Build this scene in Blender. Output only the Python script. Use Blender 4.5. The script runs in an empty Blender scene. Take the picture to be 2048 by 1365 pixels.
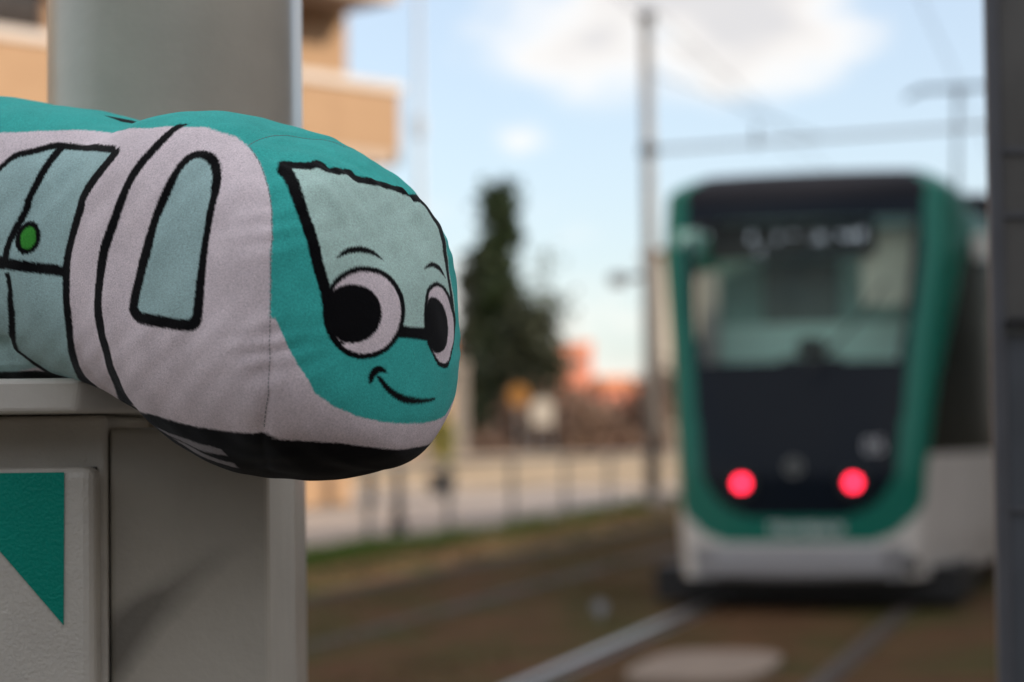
import bpy, math, random
import numpy as np
R = math.radians
sc = bpy.context.scene
col = sc.collection
rng = random.Random(7)

# ---------------------------------------------------------------- camera
F_PX = 4592.0                                   # 50 mm on a 22.3 mm wide sensor, 2048 px across
PITCH = math.atan(191.5 / F_PX)
ROLL = R(0.7)
CAM = np.array([0.0, 0.0, 1.27])
_r0 = np.array([1.0, 0, 0])
_f = np.array([0, math.cos(PITCH), math.sin(PITCH)])
_u0 = np.array([0, -math.sin(PITCH), math.cos(PITCH)])
CR = _r0 * math.cos(ROLL) - _u0 * math.sin(ROLL)
CU = _u0 * math.cos(ROLL) + _r0 * math.sin(ROLL)


def at(px, py, dist):
    """World point seen at photo pixel (px, py), dist metres in front of the camera."""
    return CAM + dist * (_f + (px - 1024) / F_PX * CR - (py - 682.5) / F_PX * CU)


import mathutils
cd = bpy.data.cameras.new('camera')
cam = bpy.data.objects.new('camera', cd)
col.objects.link(cam)
m = mathutils.Matrix(((CR[0], CU[0], -_f[0], CAM[0]), (CR[1], CU[1], -_f[1], CAM[1]),
                      (CR[2], CU[2], -_f[2], CAM[2]), (0, 0, 0, 1)))
cam.matrix_world = m
cd.lens = 50
cd.sensor_width = 22.3
cd.sensor_fit = 'HORIZONTAL'
cd.clip_start = 0.05
cd.clip_end = 5000
cd.dof.use_dof = True
cd.dof.focus_distance = 1.40
cd.dof.aperture_fstop = 3.4
sc.camera = cam

# ---------------------------------------------------------------- sky, sun, exposure
SUN_EL, SUN_AZ = R(25), R(112)                  # azimuth clockwise from +Y: low, from the right and a little behind
world = bpy.data.worlds.new('World')
sc.world = world
world.use_nodes = True
nt = world.node_tree
nt.nodes.clear()
N = nt.nodes.new


def lk(a, b):
    nt.links.new(a, b)


out = N('ShaderNodeOutputWorld')
bg = N('ShaderNodeBackground')
bg.inputs['Strength'].default_value = 0.115
sky = N('ShaderNodeTexSky')
sky.sky_type = 'NISHITA'
sky.sun_disc = False
sky.sun_elevation = SUN_EL
sky.sun_rotation = SUN_AZ
sky.air_density = 1.0
sky.dust_density = 0.9
sky.ozone_density = 2.4
tc = N('ShaderNodeTexCoord')


def math_node(op, a, b=None, c=None):
    n = N('ShaderNodeMath')
    n.operation = op
    for i, v in enumerate((a, b, c)):
        if v is None:
            continue
        if isinstance(v, (int, float)):
            n.inputs[i].default_value = v
        else:
            lk(v, n.inputs[i])
    return n.outputs[0]


# clouds: soft noise spread over the whole dome (flattened towards the horizon), plus the cumulus banks above the track
CLOUD_SEED = 2.6
mp = N('ShaderNodeMapping')
lk(tc.outputs['Generated'], mp.inputs['Vector'])
mp.inputs['Scale'].default_value = (1, 1, 2.2)
mp.inputs['Location'].default_value = (CLOUD_SEED, 0.0, 0.0)
n1 = N('ShaderNodeTexNoise')
n1.inputs['Scale'].default_value = 1.7
n1.inputs['Detail'].default_value = 6
n1.inputs['Roughness'].default_value = 0.55
lk(mp.outputs[0], n1.inputs['Vector'])
n2 = N('ShaderNodeTexNoise')
n2.inputs['Scale'].default_value = 22
n2.inputs['Detail'].default_value = 5
n2.inputs['Roughness'].default_value = 0.6
lk(mp.outputs[0], n2.inputs['Vector'])
dens = math_node('MULTIPLY', math_node('SUBTRACT', n1.outputs['Fac'], 0.42), 3.2)
for px, py, rad, amt, asp in ((1470, 65, 0.042, 1.0, 1.5), (1190, 80, 0.036, 0.8, 1.5), (1390, -60, 0.060, 1.0, 1.5), (1040, 278, 0.012, 0.45, 1.4),
                         (1050, -10, 0.028, 0.4, 1.4)):
    d = _f + (px - 1024) / F_PX * CR - (py - 682.5) / F_PX * CU
    d = d / np.linalg.norm(d)
    sub = N('ShaderNodeVectorMath')
    sub.operation = 'SUBTRACT'
    lk(tc.outputs['Generated'], sub.inputs[0])
    sub.inputs[1].default_value = tuple(d)
    scl = N('ShaderNodeVectorMath')
    scl.operation = 'MULTIPLY'
    lk(sub.outputs[0], scl.inputs[0])
    scl.inputs[1].default_value = (1 / asp, 1 / asp, 1.15)
    ln = N('ShaderNodeVectorMath')
    ln.operation = 'LENGTH'
    lk(scl.outputs[0], ln.inputs[0])
    b = math_node('MULTIPLY', math_node('SUBTRACT', 1.0, math_node('DIVIDE', ln.outputs['Value'], rad)), amt)
    dens = math_node('MAXIMUM', dens, b)
dens = math_node('ADD', dens, math_node('MULTIPLY', math_node('SUBTRACT', n2.outputs['Fac'], 0.5), 1.1))
ramp = N('ShaderNodeMapRange')
ramp.interpolation_type = 'SMOOTHSTEP'
ramp.inputs['From Min'].default_value = -0.05
ramp.inputs['From Max'].default_value = 0.62
ramp.inputs['To Max'].default_value = 0.92
lk(dens, ramp.inputs['Value'])
core = N('ShaderNodeMapRange')
core.interpolation_type = 'SMOOTHSTEP'
core.inputs['From Min'].default_value = 0.25
core.inputs['From Max'].default_value = 0.8
lk(dens, core.inputs['Value'])
CLOUD_EDGE = (6.0, 5.6, 5.15, 1)
CLOUD_CORE = (4.0, 3.88, 3.88, 1)
cm = N('ShaderNodeMix')
cm.data_type = 'RGBA'
cm.inputs[6].default_value = CLOUD_EDGE
cm.inputs[7].default_value = CLOUD_CORE
lk(core.outputs[0], cm.inputs[0])
mx = N('ShaderNodeMix')
mx.data_type = 'RGBA'
lk(ramp.outputs[0], mx.inputs[0])
# a thin even veil of high haze over the blue
vl = N('ShaderNodeMix')
vl.data_type = 'RGBA'
vl.inputs[0].default_value = 0.40
vl.inputs[7].default_value = (4.6, 4.85, 5.2, 1)
lk(sky.outputs[0], vl.inputs[6])
lk(vl.outputs[2], mx.inputs[6])
# clouds brighten towards the sun (forward scatter)
dt = N('ShaderNodeVectorMath')
dt.operation = 'DOT_PRODUCT'
lk(tc.outputs['Generated'], dt.inputs[0])
dt.inputs[1].default_value = (math.sin(SUN_AZ) * math.cos(SUN_EL), math.cos(SUN_AZ) * math.cos(SUN_EL), math.sin(SUN_EL))
glow = math_node('MULTIPLY_ADD', math_node('POWER', math_node('MAXIMUM', dt.outputs['Value'], 0.0), 5.0), 2.0, 1.0)
cs = N('ShaderNodeVectorMath')
cs.operation = 'SCALE'
lk(cm.outputs[2], cs.inputs[0])
lk(glow, cs.inputs['Scale'])
lk(cs.outputs[0], mx.inputs[7])
lk(mx.outputs[2], bg.inputs['Color'])
lk(bg.outputs[0], out.inputs['Surface'])

sl = bpy.data.lights.new('sun', 'SUN')
sl.energy = 2.6
sl.angle = R(0.6)
sl.color = (1.0, 0.86, 0.68)
sun = bpy.data.objects.new('sun', sl)
col.objects.link(sun)
sun.location = (30, -12, 30)
sdir = mathutils.Vector((math.sin(SUN_AZ) * math.cos(SUN_EL), math.cos(SUN_AZ) * math.cos(SUN_EL), math.sin(SUN_EL)))
sun.rotation_euler = sdir.to_track_quat('Z', 'Y').to_euler()

vs = sc.view_settings
vs.view_transform = 'Standard'
vs.look = 'None'
vs.gamma = 1
vs.use_curve_mapping = False
vs.exposure = 0.8
sc.cycles.use_denoising = True
sc.cycles.max_bounces = 8
sc.cycles.sample_clamp_indirect = 6

# ---------------------------------------------------------------- helpers
def mat(name, color, rough=0.6, metal=0.0, spec=0.5, var=0.0, vscale=20.0, bump=0.0, bscale=200.0, sheen=0.0,
        emit=None, estr=0.0, coat=0.0, color2=None, detail=4, coat_rough=0.03):
    """Procedural surface: base colour with noise variation towards color2, fine relief from noise."""
    mt = bpy.data.materials.new(name)
    mt.use_nodes = True
    t = mt.node_tree
    p = t.nodes['Principled BSDF']
    p.inputs['Base Color'].default_value = (*color, 1)
    p.inputs['Roughness'].default_value = rough
    p.inputs['Metallic'].default_value = metal
    p.inputs['Specular IOR Level'].default_value = spec
    p.inputs['Coat Weight'].default_value = coat
    p.inputs['Coat Roughness'].default_value = coat_rough
    p.inputs['Sheen Weight'].default_value = sheen
    if emit:
        p.inputs['Emission Color'].default_value = (*emit, 1)
        p.inputs['Emission Strength'].default_value = estr
    tcn = t.nodes.new('ShaderNodeTexCoord')
    if var or color2:
        nz = t.nodes.new('ShaderNodeTexNoise')
        nz.inputs['Scale'].default_value = vscale
        nz.inputs['Detail'].default_value = detail
        nz.inputs['Roughness'].default_value = 0.6
        t.links.new(tcn.outputs['Object'], nz.inputs['Vector'])
        mr = t.nodes.new('ShaderNodeMapRange')
        mr.inputs['From Min'].default_value = 0.3
        mr.inputs['From Max'].default_value = 0.7
        t.links.new(nz.outputs['Fac'], mr.inputs['Value'])
        mxn = t.nodes.new('ShaderNodeMix')
        mxn.data_type = 'RGBA'
        if color2 is None:
            a = tuple(max(0, c * (1 - var)) for c in color)
            b = tuple(min(1, c * (1 + var)) for c in color)
        else:
            a, b = color, color2
        mxn.inputs[6].default_value = (*a, 1)
        mxn.inputs[7].default_value = (*b, 1)
        t.links.new(mr.outputs[0], mxn.inputs[0])
        t.links.new(mxn.outputs[2], p.inputs['Base Color'])
    if bump:
        nb = t.nodes.new('ShaderNodeTexNoise')
        nb.inputs['Scale'].default_value = bscale
        nb.inputs['Detail'].default_value = 3
        t.links.new(tcn.outputs['Object'], nb.inputs['Vector'])
        bp = t.nodes.new('ShaderNodeBump')
        bp.inputs['Strength'].default_value = 0.7
        bp.inputs['Distance'].default_value = bump
        t.links.new(nb.outputs['Fac'], bp.inputs['Height'])
        t.links.new(bp.outputs[0], p.inputs['Normal'])
    return mt


class MB:
    """Collects boxes, tubes, prisms and quads; build() links them as ONE mesh object."""

    def __init__(self):
        self.v, self.f = [], []

    def add(self, vs, fs):
        o = len(self.v)
        self.v += [tuple(map(float, q)) for q in vs]
        self.f += [tuple(i + o for i in q) for q in fs]
        return self

    def box(self, a, b):
        x0, y0, z0 = a
        x1, y1, z1 = b
        return self.add([(x0, y0, z0), (x1, y0, z0), (x1, y1, z0), (x0, y1, z0), (x0, y0, z1), (x1, y0, z1), (x1, y1, z1), (x0, y1, z1)],
                        [(3, 2, 1, 0), (4, 5, 6, 7), (0, 1, 5, 4), (1, 2, 6, 5), (2, 3, 7, 6), (3, 0, 4, 7)])

    def prism(self, poly, z0, z1, inset0=0.0):
        """Vertical prism over a counter-clockwise polygon."""
        n = len(poly)
        cx = sum(q[0] for q in poly) / n
        cy = sum(q[1] for q in poly) / n
        lo = [(cx + (x - cx) * (1 - inset0), cy + (y - cy) * (1 - inset0), z0) for x, y in poly]
        vs = lo + [(x, y, z1) for x, y in poly]
        fs = [tuple(range(n))[::-1], tuple(range(n, 2 * n))]
        fs += [(i, (i + 1) % n, n + (i + 1) % n, n + i) for i in range(n)]
        return self.add(vs, fs)

    def tube(self, pts, r, n=10, r1=None, cap=True):
        pts = [np.array(q, float) for q in pts]
        k = len(pts)
        vs, fs = [], []
        for i, q in enumerate(pts):
            d = pts[min(i + 1, k - 1)] - pts[max(i - 1, 0)]
            d = d / (np.linalg.norm(d) + 1e-12)
            ref = np.array([0, 0, 1.0]) if abs(d[2]) < 0.9 else np.array([1.0, 0, 0])
            a = np.cross(d, ref)
            a /= np.linalg.norm(a)
            b = np.cross(d, a)
            rr = r if r1 is None else r + (r1 - r) * i / (k - 1)
            for j in range(n):
                t = 2 * math.pi * j / n
                vs.append(q + rr * (math.cos(t) * a + math.sin(t) * b))
        for i in range(k - 1):
            for j in range(n):
                fs.append((i * n + j, (i + 1) * n + j, (i + 1) * n + (j + 1) % n, i * n + (j + 1) % n))
        if cap:
            fs.append(tuple(range(n)))
            fs.append(tuple(range((k - 1) * n, k * n))[::-1])
        return self.add(vs, fs)

    def disc(self, c, nrm, r, th, n=24, r_in=0.0):
        """Flat disc (or ring) of thickness th facing nrm."""
        nrm = np.array(nrm, float)
        nrm /= np.linalg.norm(nrm)
        ref = np.array([0, 0, 1.0]) if abs(nrm[2]) < 0.9 else np.array([1.0, 0, 0])
        a = np.cross(nrm, ref)
        a /= np.linalg.norm(a)
        b = np.cross(nrm, a)
        c = np.array(c, float)
        ang = [2 * math.pi * j / n for j in range(n)]
        ring = lambda rad, h: [c + nrm * h + rad * (math.cos(t) * a + math.sin(t) * b) for t in ang]
        if r_in <= 0:
            vs = ring(r, 0) + ring(r, th)
            fs = [tuple(range(n)), tuple(range(n, 2 * n))[::-1]] + [(j, n + j, n + (j + 1) % n, (j + 1) % n) for j in range(n)]
        else:
            vs = ring(r, 0) + ring(r, th) + ring(r_in, th) + ring(r_in, 0)
            fs = []
            for k in range(4):
                k2 = (k + 1) % 4
                fs += [(k * n + j, k2 * n + j, k2 * n + (j + 1) % n, k * n + (j + 1) % n) for j in range(n)]
        return self.add(vs, fs)

    def build(self, name, material, parent=None, smooth=False, bevel=0.0):
        return mesh_obj(name, self.v, self.f, material, parent, smooth, bevel)


def mesh_obj(name, verts, faces, material, parent=None, smooth=False, bevel=0.0):
    me = bpy.data.meshes.new(name)
    me.from_pydata([tuple(q) for q in verts], [], [tuple(q) for q in faces])
    me.update()
    if material:
        me.materials.append(material)
    o = bpy.data.objects.new(name, me)
    col.objects.link(o)
    if parent:
        o.parent = parent
    if smooth:
        me.polygons.foreach_set('use_smooth', [True] * len(me.polygons))
    if bevel:
        bv = o.modifiers.new('bevel', 'BEVEL')
        bv.width = bevel
        bv.segments = 3
        bv.limit_method = 'ANGLE'
        bv.angle_limit = R(40)
    return o


def tag(o, label=None, cat=None, group=None, kind=None):
    for k, v in (('label', label), ('category', cat), ('group', group), ('kind', kind)):
        if v:
            o[k] = v
    return o


def thing(name, label, cat, loc=(0, 0, 0), rotz=0.0, group=None):
    o = bpy.data.objects.new(name, None)
    o.empty_display_size = 0.2
    col.objects.link(o)
    o.location = tuple(map(float, loc))
    o.rotation_euler = (0, 0, rotz)
    return tag(o, label, cat, group)


def copy_tree(o, parent=None):
    c = o.copy()
    col.objects.link(c)
    c.parent = parent
    for ch in list(o.children):
        copy_tree(ch, c)
    return c


def lettering(name, text, size, material, parent, loc, rot, extrude=0.004, align='CENTER'):
    cu = bpy.data.curves.new(name, 'FONT')
    cu.body = text
    cu.size = size
    cu.extrude = extrude
    cu.align_x = align
    cu.align_y = 'CENTER'
    cu.materials.append(material)
    tmp = bpy.data.objects.new(name, cu)
    me = bpy.data.meshes.new_from_object(tmp)
    bpy.data.objects.remove(tmp)
    o = bpy.data.objects.new(name, me)
    col.objects.link(o)
    o.parent = parent
    o.location = loc
    o.rotation_euler = rot
    return o


# track coordinates: s metres along the tram's track, l metres to its right; the origin lies under the tram's rear
T_ANG = R(14.6)
T_D = np.array([math.sin(T_ANG), math.cos(T_ANG), 0])
T_R = np.array([math.cos(T_ANG), -math.sin(T_ANG), 0])
T_O = np.array([2.025, 16.45, 0])


def tr(s, l, z=0.0):
    return T_O + s * T_D + l * T_R + np.array([0, 0, z])


def track_mb_box(mb, s0, s1, l0, l1, z0, z1):
    return mb.add([tr(s, l, z) for z in (z0, z1) for s, l in ((s0, l0), (s0, l1), (s1, l1), (s1, l0))],
                  [(0, 1, 2, 3)[::1], (7, 6, 5, 4), (4, 5, 1, 0), (5, 6, 2, 1), (6, 7, 3, 2), (7, 4, 0, 3)])


def sheet(name, s0, s1, l0, l1, z, material):
    o = mesh_obj(name, [tr(s0, l0, z), tr(s0, l1, z), tr(s1, l1, z), tr(s1, l0, z)], [(0, 1, 2, 3)], material)
    return tag(o, kind='structure')

# ---------------------------------------------------------------- materials
M_steel = mat('galvanised_steel', (0.33, 0.34, 0.35), 0.45, 0.6, var=0.15, vscale=8)
M_grey = mat('grey_paint', (0.30, 0.30, 0.29), 0.4, var=0.06, vscale=6, bump=0.0006, bscale=260)
M_darkmetal = mat('dark_metal', (0.045, 0.047, 0.05), 0.35, 0.3, var=0.15, vscale=15, bump=0.0003, bscale=300)
M_rail = mat('rail_steel', (0.42, 0.41, 0.40), 0.32, 0.9, var=0.12, vscale=3)
M_rust = mat('dull_rail_steel', (0.075, 0.058, 0.045), 0.6, 0.3, var=0.25, vscale=3)
M_conc = mat('concrete', (0.40, 0.36, 0.31), 0.9, var=0.15, vscale=4, bump=0.004, bscale=40)
M_wall = mat('pale_render', (0.52, 0.44, 0.34), 0.9, var=0.1, vscale=1.5, bump=0.004, bscale=30)
M_black = mat('black_rubber', (0.012, 0.012, 0.013), 0.6, var=0.2, vscale=30)


def ground_material(name, c_a, c_b, c_green, green_lo, green_hi, scale=1.2):
    """Trodden earth and ballast: two browns, stones from voronoi, grass-green where the noise is high."""
    mt = mat(name, c_a, 0.95, spec=0.1, color2=c_b, vscale=2.6, bump=0.03, bscale=25, detail=9)
    t = mt.node_tree
    p = t.nodes['Principled BSDF']
    src = p.inputs['Base Color'].links[0].from_socket
    tcn = t.nodes.new('ShaderNodeTexCoord')
    nz = t.nodes.new('ShaderNodeTexNoise')
    nz.inputs['Scale'].default_value = scale
    nz.inputs['Detail'].default_value = 7
    nz.inputs['Roughness'].default_value = 0.65
    t.links.new(tcn.outputs['Object'], nz.inputs['Vector'])
    mr = t.nodes.new('ShaderNodeMapRange')
    mr.inputs['From Min'].default_value = green_lo
    mr.inputs['From Max'].default_value = green_hi
    t.links.new(nz.outputs['Fac'], mr.inputs['Value'])
    mxn = t.nodes.new('ShaderNodeMix')
    mxn.data_type = 'RGBA'
    mxn.inputs[7].default_value = (*c_green, 1)
    t.links.new(mr.outputs[0], mxn.inputs[0])
    t.links.new(src, mxn.inputs[6])
    t.links.new(mxn.outputs[2], p.inputs['Base Color'])
    return mt


M_bed = ground_material('track_earth', (0.058, 0.029, 0.013), (0.140, 0.076, 0.038), (0.060, 0.056, 0.018), 0.46, 0.60, 0.9)
M_verge = ground_material('verge_earth', (0.30, 0.16, 0.07), (0.37, 0.21, 0.10), (0.085, 0.12, 0.022), 0.46, 0.62, 0.7)
M_far = ground_material('far_ground', (0.24, 0.19, 0.13), (0.30, 0.24, 0.17), (0.09, 0.11, 0.04), 0.5, 0.7, 0.05)
M_plaza = mat('plaza_paving', (0.42, 0.35, 0.30), 0.85, var=0.1, vscale=0.6, bump=0.003, bscale=20)

# ---------------------------------------------------------------- ground, tracks, platform
g = mesh_obj('ground', [(-1500, -300, -0.02), (1500, -300, -0.02), (1500, 2500, -0.02), (-1500, 2500, -0.02)], [(0, 1, 2, 3)], M_far)
tag(g, kind='structure')
sheet('track_bed', -30, 140, -4.25, 14.0, -0.012, M_bed)
sheet('verge', -30, 140, -6.1, -4.25, -0.008, M_verge)
pz = MB()
track_mb_box(pz, -30, 140, -60, -6.12, -0.3, 0.05)
tag(pz.build('pavement', M_plaza), kind='structure')
kb = MB()
track_mb_box(kb, -30, 140, -6.12, -5.98, -0.3, 0.075)
tag(kb.build('kerb', M_conc), kind='structure')

# the rails of both tracks: four rails, each with its foot in the ground
rail_spots = [(-0.72, 'polished rail running under the left side of the tram'), (0.72, 'dull rail running under the right side of the tram'),
              (-2.58, 'dull rail of the empty track, on the tram side'), (-4.02, 'dull rail of the empty track, on the grass verge side')]
for l, lab in rail_spots:
    mb = MB()
    track_mb_box(mb, -28, 130, l - 0.035, l + 0.035, -0.1, 0.035 if l == -0.72 else 0.016)
    track_mb_box(mb, -28, 130, l - 0.07, l + 0.07, -0.1, -0.004)
    o = mb.build('rail', M_rail if l == -0.72 else M_rust, bevel=0.006)
    tag(o, lab, 'rail', 'rails of the two tracks')

# concrete cover plate between the rails and a small disc painting in a blurred highlight beside them
c = at(1412, 1333, 12.45)
sc0, lc0 = float((c - T_O) @ T_D), float((c - T_O) @ T_R)
mb = MB()
ring = []
for i in range(28):
    a = 2 * math.pi * i / 28
    ring.append(tuple((tr(sc0, lc0) + T_D * 0.78 * np.sign(math.sin(a)) * abs(math.sin(a)) ** 0.6 + T_R * 0.37 * np.sign(math.cos(a)) * abs(math.cos(a)) ** 0.6)[:2]))
mb.prism(ring[::-1] if False else ring, -0.05, 0.03)
M_cover = mat('pale_cover_concrete', (0.26, 0.20, 0.155), 0.9, var=0.12, vscale=8, bump=0.003, bscale=60)
tag(mb.build('cover_plate', M_cover, bevel=0.01), 'pale rounded concrete cover plate lying between the tram rails', 'cover plate')
c = at(1200, 1238, 15.9)
mk = thing('highlight_disc', 'small round grey disc standing in for a highlight beside the left rail before the tram', 'marker', (c[0], c[1], 0))
MB().tube([(0, 0, -0.05), (0, 0, 0.06)], 0.012, 8).build('stem', M_steel, mk)
MB().disc((0, 0.01, 0.08), (0, -1, 0), 0.05, 0.015, 20).build('disc', mat('highlight_grey', (0.30, 0.31, 0.33), 0.4), mk)  # pale disc standing in for an out-of-focus highlight

pf = MB()
track_mb_box(pf, -26, -8.3, 1.38, 5.2, -0.3, 0.29)
M_plat = mat('platform_slabs', (0.13, 0.115, 0.10), 0.85, var=0.15, vscale=5, bump=0.002, bscale=80)
tag(pf.build('platform', M_plat, bevel=0.01), kind='structure')

# grass tufts on the verge and between the tracks: uncountable blades
def grass_mesh(n, srange, lrange, h0, h1, patch, seed):
    r = np.random.RandomState(seed)
    vs, fs = [], []
    cl = [(r.uniform(*srange), r.uniform(*lrange)) for _ in range(patch)]
    for i in range(n):
        cs, cl_ = cl[r.randint(patch)]
        s = cs + r.normal(0, 0.45)
        l = min(max(cl_ + r.normal(0, 0.14), lrange[0]), lrange[1])
        h = r.uniform(h0, h1)
        a = r.uniform(0, 2 * math.pi)
        w = 0.006 + 0.006 * r.rand()
        b = tr(s, l, -0.02)
        dx = np.array([math.cos(a), math.sin(a), 0])
        lean = np.array([r.normal(0, 0.35), r.normal(0, 0.35), 0]) * h
        k = len(vs)
        vs += [b - dx * w, b + dx * w, b + lean * 0.4 + np.array([0, 0, h * 0.6]) + dx * w * 0.7, b + lean + np.array([0, 0, h])]
        fs += [(k, k + 1, k + 2), (k, k + 2, k + 3)]
    return vs, fs


M_grass = mat('grass_blades', (0.09, 0.18, 0.02), 0.7, color2=(0.13, 0.18, 0.03), vscale=3)
M_dry = mat('dry_grass_blades', (0.10, 0.10, 0.03), 0.8, color2=(0.17, 0.12, 0.06), vscale=3)
v, f = grass_mesh(9000, (-9, 40), (-6.0, -5.45), 0.05, 0.20, 60, 3)
v2, f2 = grass_mesh(9000, (1.0, 9.0), (-6.0, -5.45), 0.06, 0.22, 14, 5)
k = len(v)
v += v2
f += [tuple(i + k for i in q) for q in f2]
tag(mesh_obj('grass', v, f, M_grass), 'green grass tufts along the foot of the railing', kind='stuff')
v, f = grass_mesh(6000, (-7, 40), (-5.4, -4.2), 0.03, 0.10, 120, 8)
v2, f2 = grass_mesh(12000, (-7, 30), (-3.9, -0.9), 0.02, 0.07, 90, 9)
k = len(v)
v += v2
f += [tuple(i + k for i in q) for q in f2]
tag(mesh_obj('dry_grass', v, f, M_dry), 'sparse dry grass and weeds growing around the tracks', kind='stuff')

# ---------------------------------------------------------------- railing beyond the tracks
fence = thing('railing', 'low grey metal railing running along the paving beyond the tracks', 'railing', tr(0, -6.3, 0.05), -T_ANG)
M_fence = mat('railing_paint', (0.20, 0.20, 0.19), 0.45, 0.3, var=0.15, vscale=10)
mb = MB()
mb.box((-0.035, -17, 0.86), (0.035, 62, 0.92))
mb.build('top_rail', M_fence, fence, bevel=0.01)
mb = MB()
mb.box((-0.012, -17, 0.44), (0.012, 62, 0.47))
mb.build('mid_rail', M_fence, fence)
pm = None
for i in range(-9, 16):
    y = 12.7 + 3.35 * i
    if pm is None:
        pm = MB().box((-0.03, -0.04, -0.02), (0.03, 0.04, 0.858)).build('post', M_fence, fence, bevel=0.006)
        o = pm
    else:
        o = pm.copy()
        col.objects.link(o)
        o.parent = fence
    o.location = (0, y, 0)

# ---------------------------------------------------------------- things on the paving beyond the railing
def bollard(px, py, label):
    d = (1.27 - 0.05) * F_PX / (py - 872)
    c = at(px, py, d)
    t = thing('bollard', label, 'bollard', (c[0], c[1], 0.05))
    MB().tube([(0, 0, 0), (0, 0, 0.86)], 0.065, 14, 0.055).build('shaft', M_darkmetal, t, smooth=True)
    MB().tube([(0, 0, 0), (0, 0, 0.18)], 0.12, 16, 0.10).build('base', M_darkmetal, t)
    mb = MB()
    mb.tube([(0, 0, 0.86), (0, 0, 0.90), (0, 0, 0.94)], 0.075, 14, 0.03)
    mb.build('cap', M_darkmetal, t, smooth=True)


bollard(797, 1062, 'dark metal bollard standing on the paving under the toy tram')

low = thing('garden_wall', 'low sunlit beige wall at the far edge of the paving', 'wall', (-14, 56, 0))
MB().box((0, 0, -0.1), (42, 0.3, 0.74)).build('masonry', M_wall, low)
MB().box((-0.03, -0.04, 0.743), (42.03, 0.34, 0.86)).build('coping', mat('coping_stone', (0.5, 0.42, 0.34), 0.85, var=0.1), low)

M_wood = mat('bench_wood', (0.42, 0.22, 0.08), 0.6, var=0.25, vscale=6)
M_benchback = mat('bench_steel', (0.22, 0.32, 0.33), 0.5, 0.2)
c = at(668, 1000, 44)
bench = thing('park_bench', 'wooden bench with blue grey back on the paving beyond the railing', 'bench', (c[0], c[1], 0.05), R(8))
for i in range(3):
    MB().box((-0.9, -0.2 + i * 0.14, 0.42), (0.9, -0.08 + i * 0.14, 0.46)).build('seat_slat', M_wood, bench)
for i in range(2):
    MB().box((-0.9, 0.24, 0.58 + i * 0.15), (0.9, 0.27, 0.70 + i * 0.15)).build('back_slat', M_benchback, bench)
for x in (-0.75, 0.75):
    mb = MB().box((x - 0.03, -0.2, 0), (x + 0.03, -0.14, 0.418))
    mb.box((x - 0.03, 0.275, 0), (x + 0.03, 0.33, 0.86)).box((x - 0.025, -0.13, 0.36), (x + 0.025, 0.272, 0.415))
    mb.build('leg', M_darkmetal, bench)


def leaf_cloud(n, f_radius, zlo, zhi, size, seed, lump=0.25):
    """Leaf-sized quads scattered through a crown whose radius at height u is f_radius(u); denser at the shell, in clumps."""
    r = np.random.RandomState(seed)
    vs, fs = [], []
    nc = max(30, n // 40)
    cen = []
    for _ in range(nc):
        u = r.rand()
        rad = f_radius(u) * math.sqrt(r.uniform(0.12, 1.0))
        a = r.uniform(0, 2 * math.pi)
        cen.append((rad * math.cos(a), rad * math.sin(a), zlo + (zhi - zlo) * u))
    for i in range(n):
        cx, cy, cz = cen[r.randint(nc)]
        p = np.array([cx, cy, cz]) + r.normal(0, lump, 3) * np.array([1, 1, 1.3])
        a = r.normal(0, 1, 3)
        a /= np.linalg.norm(a)
        b = np.cross(a, r.normal(0, 1, 3))
        b /= np.linalg.norm(b)
        s = size * r.uniform(0.6, 1.4)
        k = len(vs)
        vs += [p - a * s, p + b * s * 0.5, p + a * s, p - b * s * 0.5]
        fs.append((k, k + 1, k + 2, k + 3))
    return vs, fs


M_bark = mat('bark', (0.12, 0.09, 0.065), 0.95, var=0.3, vscale=12, bump=0.02, bscale=20)


def leaf_mat(name, a, b):
    return mat(name, a, 0.65, color2=b, vscale=0.9, detail=3)


M_cyp = leaf_mat('cypress_leaves', (0.013, 0.032, 0.007), (0.034, 0.058, 0.013))
M_dark = leaf_mat('dark_leaves', (0.02, 0.028, 0.012), (0.05, 0.06, 0.025))
M_olive = leaf_mat('olive_leaves', (0.05, 0.06, 0.03), (0.10, 0.10, 0.05))
M_brown = leaf_mat('brown_twigs', (0.16, 0.10, 0.07), (0.27, 0.17, 0.12))
M_yell = leaf_mat('yellow_green_leaves', (0.20, 0.20, 0.03), (0.28, 0.26, 0.05))


def tree(name, label, cat, px, dist, base_y, zhi, f_radius, n, size, lump, m, trunk_r, zlo=0.3, seed=1, group=None, limbs=5):
    c = at(px, base_y, dist)
    t = thing(name, label, cat, (c[0], c[1], 0.0), 0, group)
    mb = MB()
    mb.tube([(0, 0, -0.1), (0.04, 0, zhi * 0.3), (-0.03, 0.02, zhi * 0.6), (0, 0, zhi * 0.93)], trunk_r, 9, trunk_r * 0.2)
    r = np.random.RandomState(seed + 50)
    for i in range(limbs):
        u = r.uniform(0.15, 0.8)
        z = zlo + (zhi - zlo) * u
        a = r.uniform(0, 6.28)
        rad = f_radius(u) * 0.8
        mb.tube([(0, 0, z - rad * 0.8), (rad * 0.5 * math.cos(a), rad * 0.5 * math.sin(a), z - rad * 0.3), (rad * math.cos(a), rad * math.sin(a), z)], trunk_r * 0.4, 6, trunk_r * 0.1)
    mb.build('trunk', M_bark, t, smooth=True)
    v, f = leaf_cloud(n, f_radius, zlo, zhi, size, seed, lump)
    mesh_obj('crown', v, f, m, t)
    return t


def spire(w):
    return lambda u: w * (1.45 - 1.65 * u if u < 0.35 else 0.87 - 0.12 * (u - 0.35))


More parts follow.
